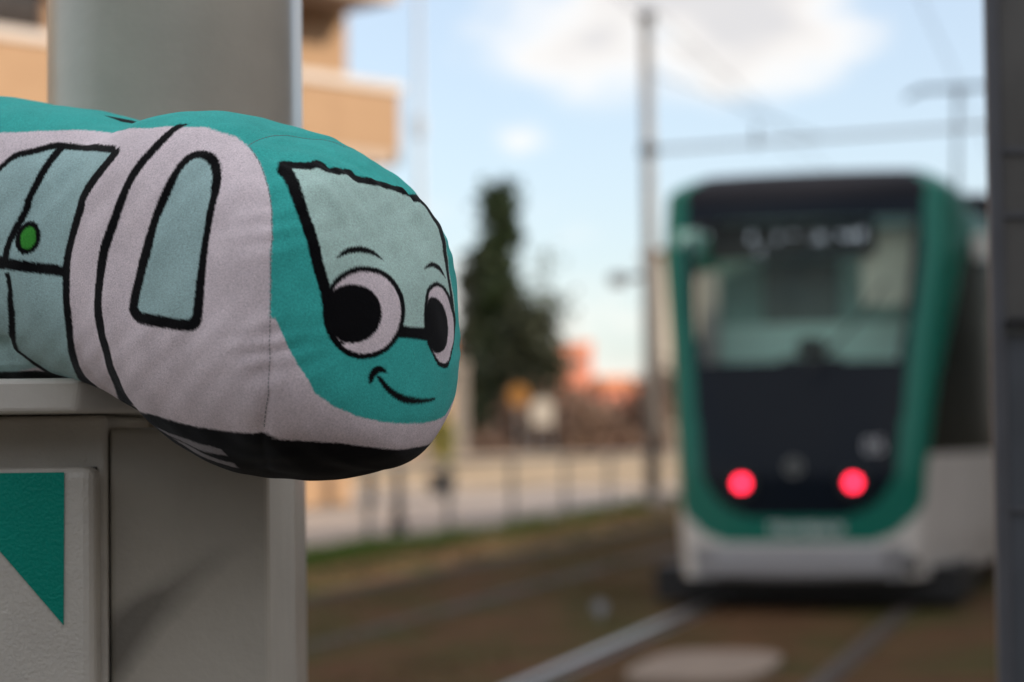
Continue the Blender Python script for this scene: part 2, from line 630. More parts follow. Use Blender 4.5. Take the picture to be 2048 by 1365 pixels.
tree('cypress', 'tall dark columnar cypress rising behind the low wall, the tallest tree', 'tree', 1008, 64, 960, 8.2, spire(0.56), 5200, 0.16, 0.16, M_cyp, 0.14, 0.2, 11, 'trees beyond the low wall')
tree('cypress', 'shorter dark cypress close beside the tallest one, nearer the toy', 'tree', 958, 66, 960, 6.5, spire(0.48), 4200, 0.16, 0.16, M_dark, 0.12, 0.2, 12, 'trees beyond the low wall')
tree('broadleaf_tree', 'loose dark bushy tree with gaps in its crown beside the cypress', 'tree', 1062, 63, 960, 5.0, lambda u: 0.95 * math.sin(math.pi * min(1, 0.25 + 0.72 * u)) ** 0.7, 2600, 0.15, 0.24, M_dark, 0.12, 0.8, 13, 'trees beyond the low wall', 9)
tree('broadleaf_tree', 'thin olive green tree with sparse airy crown between cypress and red building', 'tree', 1098, 68, 960, 6.4, lambda u: 0.75 * math.sin(math.pi * min(1, 0.2 + 0.75 * u)), 700, 0.13, 0.25, M_olive, 0.08, 1.4, 14, 'trees beyond the low wall', 10)
for i, (px, zt, w, lab) in enumerate(((990, 0.95, 1.0, 'brown leafless shrub behind the low wall at the foot of the cypresses'),
                                      (1072, 2.3, 1.2, 'brown shrub behind the low wall below the cream signboard'),
                                      (1160, 2.1, 1.3, 'brown shrub behind the low wall, below the red tower'),
                                      (1245, 1.9, 1.3, 'brown shrub behind the low wall just beside the catenary mast'))):
    tree('shrub', lab, 'shrub', px, 60 + i % 2, 970, zt, lambda u, w=w: w * math.sin(math.pi * min(1, 0.35 + 0.6 * u)) ** 0.6, 1900, 0.11, 0.2, M_brown, 0.05, 0.15, 20 + i, 'brown shrubs behind the low wall', 8)
tree('shrub', 'big brown shrub mostly hidden behind the catenary mast and tram', 'shrub', 1345, 61, 970, 3.0, lambda u: 1.5 * math.sin(math.pi * min(1, 0.35 + 0.6 * u)) ** 0.6, 1900, 0.11, 0.2, M_brown, 0.05, 0.15, 29, 'brown shrubs behind the low wall', 8)
tree('young_tree', 'small yellow green plant in a dark planter below the toy nose', 'plant', 884, 50, 958, 1.7, lambda u: 0.30 * math.sin(math.pi * min(1, 0.2 + 0.75 * u)), 500, 0.07, 0.08, M_yell, 0.025, 0.75, 31, None, 4)
c = at(884, 958, 50)
pl = thing('planter', 'dark square planter on the paving holding the yellow green plant', 'planter', (c[0], c[1], 0.05))
mb = MB()
mb.prism([(-0.3, -0.3), (0.3, -0.3), (0.3, 0.3), (-0.3, 0.3)], 0, 0.45, 0.15)
mb.build('tub', M_darkmetal, pl, bevel=0.01)
MB().box((-0.27, -0.27, 0.452), (0.27, 0.27, 0.47)).build('soil', M_brown, pl)

c = at(921, 930, 58)
gp = thing('gate_pillar', 'grey stone gate pillar behind the low wall beside the toy nose', 'pillar', (c[0], c[1], 0))
M_stone = mat('grey_stone', (0.34, 0.30, 0.26), 0.9, var=0.2, vscale=3, bump=0.01, bscale=20)
for i in range(6):
    MB().box((-0.19, -0.19, i * 0.5 + 0.0), (0.19, 0.19, i * 0.5 + 0.488)).build('stone', M_stone, gp, bevel=0.02)
MB().box((-0.17, -0.17, 0), (0.17, 0.17, 2.98)).build('core', M_conc, gp)
MB().prism([(-0.24, -0.24), (0.24, -0.24), (0.24, 0.24), (-0.24, 0.24)], 3.0, 3.18, 0.1).build('capstone', M_conc, gp, bevel=0.02)

c = at(1040, 930, 59)
ys = thing('road_sign', 'round amber road sign on a thin post in front of the brown shrubs', 'road sign', (c[0], c[1], 0))
MB().tube([(0, 0, 0), (0, 0, 2.5)], 0.03, 8).build('post', M_steel, ys)
MB().disc((0, -0.05, 2.32), (0, -1, 0), 0.26, 0.03, 24).build('sign_plate', mat('amber_paint', (0.40, 0.18, 0.03), 0.5), ys)
c = at(1086, 930, 58.5)
sb = thing('signboard', 'cream oval topped signboard on two posts in front of the brown shrubs', 'signboard', (c[0], c[1], 0))
for x in (-0.22, 0.22):
    MB().tube([(x, 0, 0), (x, 0, 1.5)], 0.03, 8).build('post', M_steel, sb)
vs = [(-0.27, 1.55), (0.27, 1.55), (0.27, 2.0)] + [(0.27 * math.cos(a), 2.0 + 0.25 * math.sin(a)) for a in np.linspace(0.2, math.pi - 0.2, 8)] + [(-0.27, 2.0)]
n = len(vs)
MB().add([(x, -0.06, z) for x, z in vs] + [(x, -0.03, z) for x, z in vs],
         [tuple(range(n)), tuple(range(n, 2 * n))[::-1]] + [(i, n + i, n + (i + 1) % n, (i + 1) % n) for i in range(n)]).build('board', mat('cream_paint', (0.60, 0.55, 0.47), 0.5), sb)

# ---------------------------------------------------------------- buildings
M_brick = mat('orange_brick', (0.42, 0.27, 0.16), 0.9, color2=(0.36, 0.225, 0.13), vscale=2.2, bump=0.004, bscale=30)
M_white = mat('white_coping', (0.62, 0.55, 0.50), 0.8, var=0.06, vscale=3)
M_soffit = mat('soffit_render', (0.46, 0.36, 0.29), 0.9, var=0.06, vscale=2)
M_glassdark = mat('dark_window_glass', (0.03, 0.022, 0.018), 0.12, var=0.3, vscale=2)
M_shutter = mat('brown_shutter', (0.10, 0.045, 0.03), 0.5, var=0.1)
c = at(800, 300, 42)
E_ANG = math.atan2(0.73, 0.683)
blk = thing('apartment_block', 'orange brick apartment block with white edged balconies beyond the tracks', 'building', (c[0], c[1], 0), E_ANG)
# local x runs along the facade (0 at the corner by the sky, negative towards the left), local -y faces the tracks
MB().box((-34, 1.4, -0.2), (-0.0, 12, 15.6)).build('wall', M_brick, blk)
MB().box((-34.15, 1.25, 15.603), (0.15, 12.15, 15.9)).build('roof', M_white, blk)
win = None
for fl in range(5):
    z = 0.25 + 3.0 * fl
    if fl > 0:
        sl0 = MB().box((-34, 0, z), (0, 1.397, z + 0.22)).build('balcony_slab', M_soffit, blk)
        MB().box((-34, 0.0, z + 0.223), (0, 0.14, z + 1.33)).build('balcony_parapet', M_brick, blk)
        MB().box((-0.14, 0.143, z + 0.223), (0, 1.397, z + 1.33)).build('balcony_end', M_brick, blk)
        MB().box((-34.03, -0.06, z + 1.333), (0.05, 0.19, z + 1.50)).build('balcony_coping', M_white, blk)
        MB().box((-0.17, 0.193, z + 1.333), (0.05, 1.397, z + 1.50)).build('end_coping', M_white, blk)
    for x in (-4.4, -9.25, -15.0, -20.0, -25.0, -30.0):
        fr = MB()
        x0, x1, z0, z1 = x, x + 2.4, z + 0.3, z + 2.55
        for a, b in (((x0, z0), (x0 + 0.08, z1)), ((x1 - 0.08, z0), (x1, z1)), ((x0 + 0.081, z1 - 0.08), (x1 - 0.081, z1)), ((x0 + 0.081, z0), (x1 - 0.081, z0 + 0.08)), ((x0 + 1.16, z0 + 0.081), (x0 + 1.24, z1 - 0.081))):
            fr.box((a[0], 1.33, a[1]), (b[0], 1.397, b[1]))
        w = fr.build('window', M_shutter, blk)
        MB().box((x0 + 0.03, 1.36, z0 + 0.03), (x1 - 0.03, 1.395, z1 - 0.03)).build('pane', M_glassdark, w)

# block on the near right that throws the station into shade (out of frame, right of the line)
M_ochre = mat('ochre_render', (0.42, 0.34, 0.26), 0.9, var=0.1, vscale=0.8)
c = tr(-45, 30.0)
rb = thing('apartment_block', 'long ochre apartment block along the right side of the tram line', 'building', c, -T_ANG)
MB().box((0, 0, -0.2), (12, 110, 16.4)).build('wall', M_ochre, rb)
MB().box((-0.4, -0.4, 16.403), (12.4, 110.4, 16.8)).build('roof', M_conc, rb)
for fl in range(5):
    for i in range(20):
        w = MB().box((-0.04, 2 + i * 5.1, 0.9 + fl * 3.1), (-0.003, 3.6 + i * 5.1, 2.4 + fl * 3.1)).build('window', M_white, rb)
        MB().box((-0.06, 2.1 + i * 5.1, 1.0 + fl * 3.1), (-0.041, 3.5 + i * 5.1, 2.3 + fl * 3.1)).build('pane', M_glassdark, w)

M_red = mat('red_brick', (0.62, 0.22, 0.14), 0.9, var=0.1, vscale=0.3)
M_tile = mat('orange_roof_tiles', (0.58, 0.22, 0.09), 0.9, var=0.15, vscale=0.4)
M_pale = mat('pale_facade', (0.48, 0.43, 0.36), 0.9, var=0.06, vscale=0.2)


def far_block(label, px0, px1, py_top, dist, wall_m, roof_m=None, pitched=False, cols=3, rows=5, group='buildings far behind the shrubs'):
    a, b = at(px0, 870, dist), at(px1, 870, dist)
    w = b[0] - a[0]
    h = at((px0 + px1) / 2, py_top, dist)[2]
    t = thing('far_building', label, 'building', ((a[0] + b[0]) / 2, dist, 0), R(28), group)
    w *= 0.8
    hw = h - (h * 0.14 if pitched else 0.6)
    MB().box((-w / 2, 0, -0.2), (w / 2, w * 0.9, hw)).build('wall', wall_m, t)
    if pitched:
        MB().add([(-w / 2 - 0.5, -0.5, hw + 0.01), (w / 2 + 0.5, -0.5, hw + 0.01), (w / 2 + 0.5, w * 0.9 + 0.5, hw + 0.01), (-w / 2 - 0.5, w * 0.9 + 0.5, hw + 0.01), (-w / 2, w * 0.45, h), (w / 2, w * 0.45, h)],
                 [(0, 1, 5, 4), (2, 3, 4, 5), (1, 2, 5), (3, 0, 4), (3, 2, 1, 0)]).build('roof', roof_m or wall_m, t)
    else:
        MB().box((-w / 2 - 0.15, -0.15, hw + 0.01), (w / 2 + 0.15, w * 0.9 + 0.15, h)).build('roof', roof_m or wall_m, t)
    for i in range(cols):
        for j in range(rows):
            x = -w / 2 + w * (i + 0.5) / cols
            z = hw * (j + 0.5) / rows
            MB().box((x - w * 0.12 / cols * 2, -0.06, z - hw * 0.22 / rows), (x + w * 0.12 / cols * 2, -0.004, z + hw * 0.22 / rows)).build('window', M_glassdark if wall_m is not M_red else M_shutter, t)


far_block('narrow red brick tower beyond the shrubs, right of the trees', 1108, 1200, 684, 330, M_red, M_tile, False, 1, 3)
far_block('low house with orange tiled roof beside the catenary mast', 1196, 1300, 752, 240, M_red, M_tile, True, 2, 2)
far_block('pale tall block standing between the catenary mast and the tram', 1312, 1420, 500, 150, M_pale, M_white, False, 0, 0)
far_block('long tiled house low behind the brown shrubs', 1120, 1215, 800, 200, M_brick, M_tile, True, 3, 1)
far_block('ochre house half hidden by the toy tram nose and cypresses', 780, 930, 668, 120, M_brick, M_tile, True, 4, 2)

# ---------------------------------------------------------------- overhead line
s0, l0 = 22.9, -5.55
b = tr(s0, l0)
mast = thing('catenary_mast', 'tall grey catenary mast with cantilever arm, left of the tram', 'mast', b, -T_ANG)
M_mast = mat('weathered_mast_paint', (0.27, 0.26, 0.25), 0.6, 0.3, var=0.15, vscale=3)
MB().box((-0.3, -0.3, -0.2), (0.3, 0.3, 0.25)).build('footing', M_conc, mast, bevel=0.02)
MB().tube([(0, 0, 0.2), (0, 0, 4.5), (0, 0, 8.55)], 0.125, 14, 0.10).build('pole', M_mast, mast, smooth=True)
MB().tube([(0, 0, 8.5), (0, 0, 8.68)], 0.14, 14).build('cap', M_darkmetal, mast)
MB().tube([(0.1, 0, 6.25), (5.9, 0, 6.42)], 0.035, 8).build('cantilever_arm', M_mast, mast)
MB().tube([(0.1, 0, 7.6), (3.0, 0, 6.36)], 0.012, 6).build('stay', M_darkmetal, mast)
MB().tube([(1.9, 0, 6.2), (1.9, 0, 6.6)], 0.03, 8).build('insulator', M_darkmetal, mast)
MB().tube([(-0.75, 0, 4.02), (-0.05, 0, 4.05)], 0.05, 8).build('side_arm', M_mast, mast)
MB().box((-0.7, -0.08, 3.88), (-0.42, 0.08, 4.12)).build('junction_box', M_steel, mast, bevel=0.02)
MB().box((0.13, -0.08, 4.38), (0.6, 0.08, 4.5)).build('bracket', M_wood, mast)
MB().tube([(0, 0, 6.15), (0, 0, 6.35)], 0.15, 12).build('clamp', M_darkmetal, mast)


def wire(pts, r, label, grp='overhead wires'):
    mb = MB()
    mb.tube(pts, r, 6)
    tag(mb.build('overhead_wire', M_darkmetal), label, 'wire', grp)


wire([tr(s, 0, 6.68 - 0.08 * math.sin((s + 20) / 40 * math.pi) ** 2) for s in range(-20, 120, 4)], 0.009, 'contact wire hanging over the tram and its pantograph')
wire([tr(s, -3.3, 6.68 - 0.08 * math.sin((s + 20) / 40 * math.pi) ** 2) for s in range(-20, 120, 4)], 0.009, 'contact wire hanging over the empty track beside the tram')
wire([tr(s, -5.3, 8.3 - 0.25 * math.sin((s - 23) / 45 * math.pi) ** 2) for s in range(-22, 114, 4)], 0.008, 'feeder wire leading to the top of the catenary mast')

c = at(846, 950, 74)
lp = thing('street_lamp', 'very tall pale lamp post far behind, between brick block and cypress', 'street lamp', (c[0], c[1], 0))
M_lamp = mat('pale_lamp_paint', (0.45, 0.47, 0.50), 0.5, 0.2)
MB().tube([(0, 0, 0), (0, 0, 8), (0, 0, 17.5)], 0.12, 12, 0.09).build('pole', M_lamp, lp, smooth=True)
MB().tube([(0, 0, 11.0), (0, 0, 11.7)], 0.2, 12).build('cabinet_ring', M_lamp, lp)
MB().tube([(0, 0, 17.4), (0.8, -0.3, 17.8), (1.8, -0.6, 17.9)], 0.07, 8).build('arm', M_lamp, lp)
MB().box((1.5, -0.8, 17.82), (2.4, -0.4, 17.98)).build('lamp_head', M_steel, lp, bevel=0.04)


# unseen trees added right of the line so the tram's flank mirrors something dark
for i, (s_, l_0, lab) in enumerate(((4, 7.5, 'unseen tree added right of the tram for dark reflections, first from the platform'), (11, 8, 'unseen tree added right of the tram for dark reflections, second from the platform'), (19, 7.5, 'unseen tree added right of the tram for dark reflections, third from the platform'), (28, 8, 'unseen tree added right of the tram for dark reflections, farthest from the platform'))):
    P0 = tr(s_, l_0)
    t = thing('added_tree', lab, 'tree', P0, 0, 'plane trees along the right side of the line')
    MB().tube([(0, 0, -0.1), (0.05, 0, 2.5), (0, 0.05, 5.5)], 0.17, 10, 0.06).build('trunk', M_bark, t, smooth=True)
    v, f = leaf_cloud(2600, lambda u: 2.6 * math.sin(math.pi * min(1, 0.12 + 0.82 * u)) ** 0.6, 1.2, 7.5, 0.22, 70 + i, 0.45)
    mesh_obj('crown', v, f, M_dark, t)

# unseen trees added behind the camera to cut low sky light on the toy
for i, (x_, y_, lab) in enumerate(((-15, -9, 'unseen tree added behind the platform to block light, far left'), (-10, -11, 'unseen tree added behind the platform to block light, second from the left'), (-5, -12, 'unseen tree added behind the platform to block light, in the middle of its row'), (0.5, -13, 'unseen tree added behind the platform to block light, second from the right'), (6, -12, 'unseen tree added behind the platform to block light, far right'))):
    t = thing('added_tree', lab, 'tree', (x_, y_, 0), 0, 'unseen trees added behind the platform to block low light')
    MB().tube([(0, 0, -0.1), (0.05, 0, 2.0), (0, 0.05, 5.0)], 0.17, 10, 0.06).build('trunk', M_bark, t, smooth=True)
    v, f = leaf_cloud(3000, lambda u: 3.0 * math.sin(math.pi * min(1, 0.25 + 0.70 * u)) ** 0.6, 0.3, 5.6, 0.24, 90 + i, 0.45)
    mesh_obj('crown', v, f, M_dark, t)
# ---------------------------------------------------------------- tram (local x right, y forward along the track, z up; rear face at y = 0)
tram = thing('tram', 'green and white tram seen from behind with two red tail lights lit', 'tram', T_O, -T_ANG)
M_tgreen = mat('tram_green', (0.002, 0.15, 0.105), 0.38, spec=0.3, coat=0.08)
M_twhite = mat('tram_white', (0.66, 0.625, 0.58), 0.35, var=0.05, vscale=2)
M_tdark = mat('tram_black_panel', (0.005, 0.009, 0.016), 0.25, spec=0.16)
M_troof = mat('tram_roof_grey', (0.012, 0.012, 0.017), 0.75, spec=0.2, var=0.1)
M_tside = mat('tram_side_glass', (0.012, 0.016, 0.015), 0.25, spec=0.12)
M_bump = mat('bumper_grey', (0.29, 0.285, 0.29), 0.5, var=0.06)

NU = 110
US = np.linspace(0, 1, NU)
ZS = np.concatenate([np.linspace(0.23, 3.06, 110), np.linspace(3.09, 3.255, 12)])


def plan_half(u, z):
    """Half plan outline of the rear end at height z: u = 0 in the middle of the face, u = 1 on the flank 3.4 m further."""
    lean = 0.0 if z < 0.95 else 0.60 * ((z - 0.95) / 2.15) ** 1.25
    wf = np.interp(z, [0.17, 0.5, 0.95, 1.9, 2.6, 3.1, 3.4], [0.76, 0.78, 0.79, 0.88, 0.965, 0.96, 0.90])
    if u < 0.5:
        x = wf * u / 0.5
        y = 0.10 * (u / 0.5) ** 2.6
    elif u < 0.62:
        k = (u - 0.5) / 0.12
        a = k * math.pi / 2
        x = wf + 0.12 * math.sin(a) * 0.95
        y = 0.10 + 0.24 * (1 - math.cos(a))
    else:
        k = (u - 0.62) / 0.38
        x0, y0 = wf + 0.114, 0.34
        y = y0 + 3.1 * k
        e = 1 - (1 - k) ** 1.7
        xw = np.interp(z, [0.17, 0.5, 2.6, 3.36], [1.27, 1.31, 1.31, 1.15])
        x = x0 + (xw - x0) * e
    top = max(0.0, (z - 3.06) / 0.16)
    k2 = 1 - 0.12 * top ** 2.2
    fade = 1 - min(1, max(0, (u - 0.62) / 0.38))
    y += lean * fade + 0.22 * top ** 2 * fade
    return x * (k2 if u < 0.62 else k2), y


GRID = {}
for sgn in (-1, 1):
    for j, z in enumerate(ZS):
        for i, u in enumerate(US):
            x, y = plan_half(u, z)
            GRID[(sgn, i, j)] = (sgn * x, y, z)


def region(sgn, u, z):
    if z > 3.0:
        return 'roof' if u < 0.47 or z > 3.22 else ('green' if u < 0.72 else 'roof')
    # lower edge of the green frame: level in the middle, swept up round the corners
    zg = 0.495 + 0.34 * max(0.0, (u - 0.30) / 0.30) ** 2.2
    if u < 0.46:
        ue = np.interp(z, [0.5, 1.0, 2.7], [0.435, 0.44, 0.462])
        zl = 0.67 + 0.30 * (u / 0.44) ** 5
        if z < zg:
            return 'bumper' if z < 0.47 else 'white'
        if z < zl:
            return 'green'
        if u > ue:
            return 'green'
        if z < 1.80 or z > 2.86:
            return 'mask'
        return 'screen' if u < ue - 0.035 else 'mask'
    if z < zg and u < 0.6:
        return 'bumper' if (u < 0.5 and z < 0.47) else 'white'
    # the green frame sweeps back along the flank towards the roof
    ue = 0.575 + 0.135 * max(0, (z - 0.6) / 2.4) ** 1.2
    if u < ue:
        return 'green'
    if z < 1.12:
        return 'white'
    if z < 2.72:
        return 'side'
    return 'green' if z < 3.0 else 'roof'


parts = {}
for sgn in (-1, 1):
    for j in range(len(ZS) - 1):
        for i in range(NU - 1):
            um, zm = (US[i] + US[i + 1]) / 2, (ZS[j] + ZS[j + 1]) / 2
            rg = region(sgn, um, zm)
            q = [(sgn, i, j), (sgn, i + 1, j), (sgn, i + 1, j + 1), (sgn, i, j + 1)]
            if sgn < 0:
                q = q[::-1]
            parts.setdefault((rg, sgn if rg in ('side',) else 0), []).append(q)


def part_mesh(name, key, m):
    idx, vs, fs = {}, [], []
    for q in parts[key]:
        f = []
        for k in q:
            kk = (k[0] if k[1] else 1, k[1], k[2])
            if kk not in idx:
                idx[kk] = len(vs)
                vs.append(GRID[k])
            f.append(idx[kk])
        fs.append(tuple(f))
    return mesh_obj(name, vs, fs, m, tram, True)


# windscreen: real glass, tinted, with the cab behind it
M_screen = bpy.data.materials.new('windscreen_glass')
M_screen.use_nodes = True
t = M_screen.node_tree
t.nodes.clear()
o_ = t.nodes.new('ShaderNodeOutputMaterial')
tb = t.nodes.new('ShaderNodeBsdfTransparent')
tb.inputs[0].default_value = (0.90, 0.98, 0.95, 1)
gb = t.nodes.new('ShaderNodeBsdfGlossy')
gb.inputs['Roughness'].default_value = 0.03
fr = t.nodes.new('ShaderNodeFresnel')
fr.inputs[0].default_value = 1.3
ms = t.nodes.new('ShaderNodeMixShader')
t.links.new(fr.outputs[0], ms.inputs[0])
t.links.new(tb.outputs[0], ms.inputs[1])
t.links.new(gb.outputs[0], ms.inputs[2])
t.links.new(ms.outputs[0], o_.inputs[0])

part_mesh('rear_body_panel', ('white', 0), M_twhite)
part_mesh('bumper', ('bumper', 0), M_bump)
part_mesh('green_frame', ('green', 0), M_tgreen)
part_mesh('rear_mask', ('mask', 0), M_tdark)
part_mesh('windscreen', ('screen', 0), M_screen)
part_mesh('roof_fairing', ('roof', 0), M_troof)
part_mesh('side_window', ('side', 1), M_tside)
part_mesh('side_window', ('side', -1), M_tside)

# cab behind the windscreen; its pale greens paint in the reflected sky
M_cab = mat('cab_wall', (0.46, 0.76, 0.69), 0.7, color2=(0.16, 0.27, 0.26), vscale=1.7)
M_cabd = mat('cab_dark', (0.03, 0.035, 0.035), 0.7)
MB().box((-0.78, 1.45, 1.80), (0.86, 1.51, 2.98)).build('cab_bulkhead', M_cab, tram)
MB().box((-0.42, 1.40, 2.0), (0.16, 1.447, 2.62)).build('bulkhead_window', mat('bulkhead_glass', (0.16, 0.21, 0.20), 0.2, var=0.3, vscale=3), tram)
MB().box((-1.0, 1.52, 0.9), (1.0, 1.56, 1.79)).build('cab_back_panel', M_cabd, tram)
MB().box((-0.8, 0.55, 1.05), (0.8, 1.1, 1.60)).build('dashboard', M_cabd, tram, bevel=0.05)
MB().box((-0.74, 0.78, 2.60), (0.50, 1.0, 2.87)).build('destination_box', M_cabd, tram)
MB().box((-0.76, 1.36, 1.80), (0.84, 1.395, 2.12)).build('cab_reflection_band', mat('reflection_band_green', (0.66, 0.95, 0.86), 0.7, var=0.08, vscale=3), tram)  # pale green band standing in for the reflection low in the windscreen
mb = MB()
mb.box((-0.28, 1.15, 1.5), (0.22, 1.26, 1.85)).box((-0.14, 1.17, 1.86), (0.08, 1.25, 2.0))
mb.build('driver_seat', M_cabd, tram, bevel=0.04)
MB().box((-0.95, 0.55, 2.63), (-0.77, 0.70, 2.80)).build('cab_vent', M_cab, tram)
M_reflpanel = mat('reflection_panel', (0.78, 0.76, 0.64), 0.8, var=0.12, vscale=3)
MB().box((0.40, 0.86, 2.22), (0.84, 0.88, 2.80)).build('reflection_panel', M_reflpanel, tram)  # pale panel standing in for the brighter reflection at the right
# destination lamps: dot groups of the LED display
M_led = mat('led_white', (0.3, 0.3, 0.32), 0.5, emit=(0.80, 0.85, 1.0), estr=0.8)
mb = MB()
r = np.random.RandomState(4)
for gx, gz, n_ in ((-0.44, 2.76, 4), (-0.36, 2.65, 3), (-0.19, 2.735, 3), (-0.10, 2.735, 2), (0.08, 2.74, 4), (0.13, 2.74, 3), (0.27, 2.75, 5), (0.33, 2.75, 6), (0.40, 2.75, 6)):
    for _ in range(n_):
        x, z = gx + r.uniform(-0.03, 0.03), gz + r.uniform(-0.03, 0.03)
        mb.box((x - 0.006, 0.772, z - 0.006), (x + 0.006, 0.779, z + 0.006))
mb.build('destination_lamps', M_led, tram)

# tail lights in dark housings
M_tail = mat('tail_light_red', (0.6, 0.02, 0.03), 0.3, emit=(1.0, 0.02, 0.055), estr=5.0)
for sx in (-0.40, 0.40):
    hs = MB().disc((sx, 0.06, 0.915), (0, -1, 0), 0.10, 0.09, 24, 0.055).build('tail_light_housing', M_black, tram, smooth=False)
    MB().disc((sx, 0.05, 0.915), (0, -1, 0), 0.046, 0.055, 24).build('tail_light', M_tail, hs)
M_mark = mat('pale_marking', (0.62, 0.63, 0.66), 0.5)
M_dimmark = mat('dim_emblem', (0.24, 0.25, 0.24), 0.4)
em = MB().disc((-0.02, -0.006, 1.03), (0, -1, 0), 0.062, 0.008, 28, 0.046)
em.box((-0.06, -0.012, 1.045), (0.02, -0.004, 1.058)).box((-0.027, -0.012, 0.99), (-0.013, -0.004, 1.044))
em.build('emblem', M_dimmark, tram)
lettering('fleet_number', '05', 0.15, M_mark, tram, (0.55, 0.035, 1.17), (R(88), 0, R(13)))
lettering('rear_lettering', 'TRAMBAIX', 0.115, mat('white_lettering', (0.85, 0.86, 0.86), 0.5), tram, (0.06, -0.006, 0.58), (R(90), 0, 0))
MB().box((-0.62, -0.03, 0.25), (0.62, 0.05, 0.45)).build('bumper_plate', mat('bumper_plate_grey', (0.34, 0.335, 0.345), 0.45, var=0.05), tram, bevel=0.03)
MB().disc((0.80, 0.07, 0.33), (0.35, -1, 0), 0.055, 0.02, 20).build('towing_cover', M_black, tram)
mi = MB().tube([(1.06, 1.35, 2.62), (1.30, 1.2, 2.66)], 0.018, 8).build('mirror_arm', M_black, tram)
MB().box((1.20, 1.14, 2.56), (1.32, 1.20, 2.76)).build('mirror', M_twhite, mi, bevel=0.02)
mb = MB()
mb.tube([(0.1, 0.005, 1.72), (0.45, 0.22, 2.1), (0.62, 0.34, 2.36)], 0.012, 6)
mb.build('wiper', M_black, tram)

# carriages behind the nose
NSEC = 4
ys = [3.44, 9.6, 17.0, 24.2, 31.5]
for k in range(NSEC):
    y0, y1 = ys[k] + (0.0 if k == 0 else 0.25), ys[k + 1] - 0.25
    mb = MB()
    mb.box((-1.31, y0, 0.30), (1.31, y1, 1.12)).box((-1.29, y0, 1.122), (1.29, y1, 2.70))
    mb.build('carriage_body', M_twhite, tram)
    MB().box((-1.315, y0, 2.702), (1.315, y1, 3.0)).build('cornice', M_tgreen, tram)
    mb = MB()
    mb.prism([(-1.25, y0), (1.25, y0), (1.25, y1), (-1.25, y1)], 3.002, 3.3)
    mb.build('carriage_roof', M_troof, tram, bevel=0.08)
    n = int((y1 - y0) / 1.45)
    for sx in (-1, 1):
        for i in range(n):
            a = y0 + 0.1 + i * (y1 - y0 - 0.1) / n
            MB().box((sx * 1.30 if sx > 0 else -1.312, a, 1.2), (1.312 if sx > 0 else -1.30, a + 1.3, 2.62)).build('window', M_tside, tram)
    if k:
        MB().box((-1.1, ys[k] - 0.25, 0.5), (1.1, ys[k] + 0.25, 3.1)).build('bellows', M_black, tram)
    for yy in (y0 + 1.2, y1 - 1.2):
        mb = MB()
        for sx in (-0.72, 0.72):
            mb.tube([(sx - 0.06, yy, 0.33), (sx + 0.06, yy, 0.33)], 0.30, 20)
        mb.build('wheel', M_black, tram)
MB().box((-1.12, 0.42, 0.05), (1.12, 3.6, 0.30)).build('underframe', M_black, tram)
MB().box((-0.9, 12, 3.305), (0.9, 15.5, 3.6)).build('roof_unit', M_troof, tram, bevel=0.05)
pb = MB().box((-0.5, 18.6, 3.302), (0.5, 20.0, 3.5)).build('pantograph_base', M_darkmetal, tram)
MB().tube([(0.0, 19.8, 3.5), (0.0, 18.6, 4.8), (0.0, 19.5, 6.55)], 0.045, 8).build('pantograph_arm', M_darkmetal, pb)
MB().tube([(-0.80, 19.5, 6.46), (-0.55, 19.5, 6.58), (0.55, 19.5, 6.58), (0.80, 19.5, 6.46)], 0.04, 8).build('collector_head', M_darkmetal, pb)

# ---------------------------------------------------------------- dark display case at the right edge of the platform
c = at(1981, 682, 2.5)
X0 = c[0]
case = thing('display_case', 'dark metal timetable case on posts cutting the right edge of the view', 'display case', (X0, c[1], 0.29))
M_casefr = mat('case_frame_paint', (0.12, 0.125, 0.14), 0.28, 0.2, var=0.1, vscale=12, bump=0.0002, bscale=300)
M_caseglass = mat('case_dark_glass', (0.10, 0.11, 0.125), 0.18, var=0.25, vscale=4)
M_casepaper = mat('case_back_panel', (0.115, 0.112, 0.105), 0.5, var=0.2, vscale=6)
MB().box((0, -0.006, 0), (0.017, 0.007, 2.3)).build('post', M_casefr, case, bevel=0.004)
MB().box((0.80, -0.012, 0), (0.817, 0.022, 2.3)).build('post', M_casefr, case, bevel=0.004)
zc_ = at(2000, 650, 2.5)[2] - 0.29
MB().box((0.0175, 0.0, 0.25), (0.7995, 0.006, zc_ - 0.008)).build('lower_panel', M_caseglass, case)
MB().box((0.0175, 0.0, zc_ + 0.008), (0.7995, 0.006, 2.2)).build('upper_panel', M_casepaper, case)
MB().box((0.0175, -0.012, zc_ - 0.0075), (0.7995, 0.006, zc_ + 0.0075)).build('mid_rail', mat('case_rail_black', (0.012, 0.012, 0.013), 0.5), case, bevel=0.002)
for py in (300, 430, 1020):
    z = at(2000, py, 2.5)[2] - 0.29
    MB().box((0.0175, -0.004, z - 0.003), (0.7995, -0.0005, z + 0.003)).build('trim_strip', M_casefr, case)
MB().box((-0.01, -0.04, 2.303), (0.83, 0.08, 2.36)).build('cap', M_casefr, case, bevel=0.005)

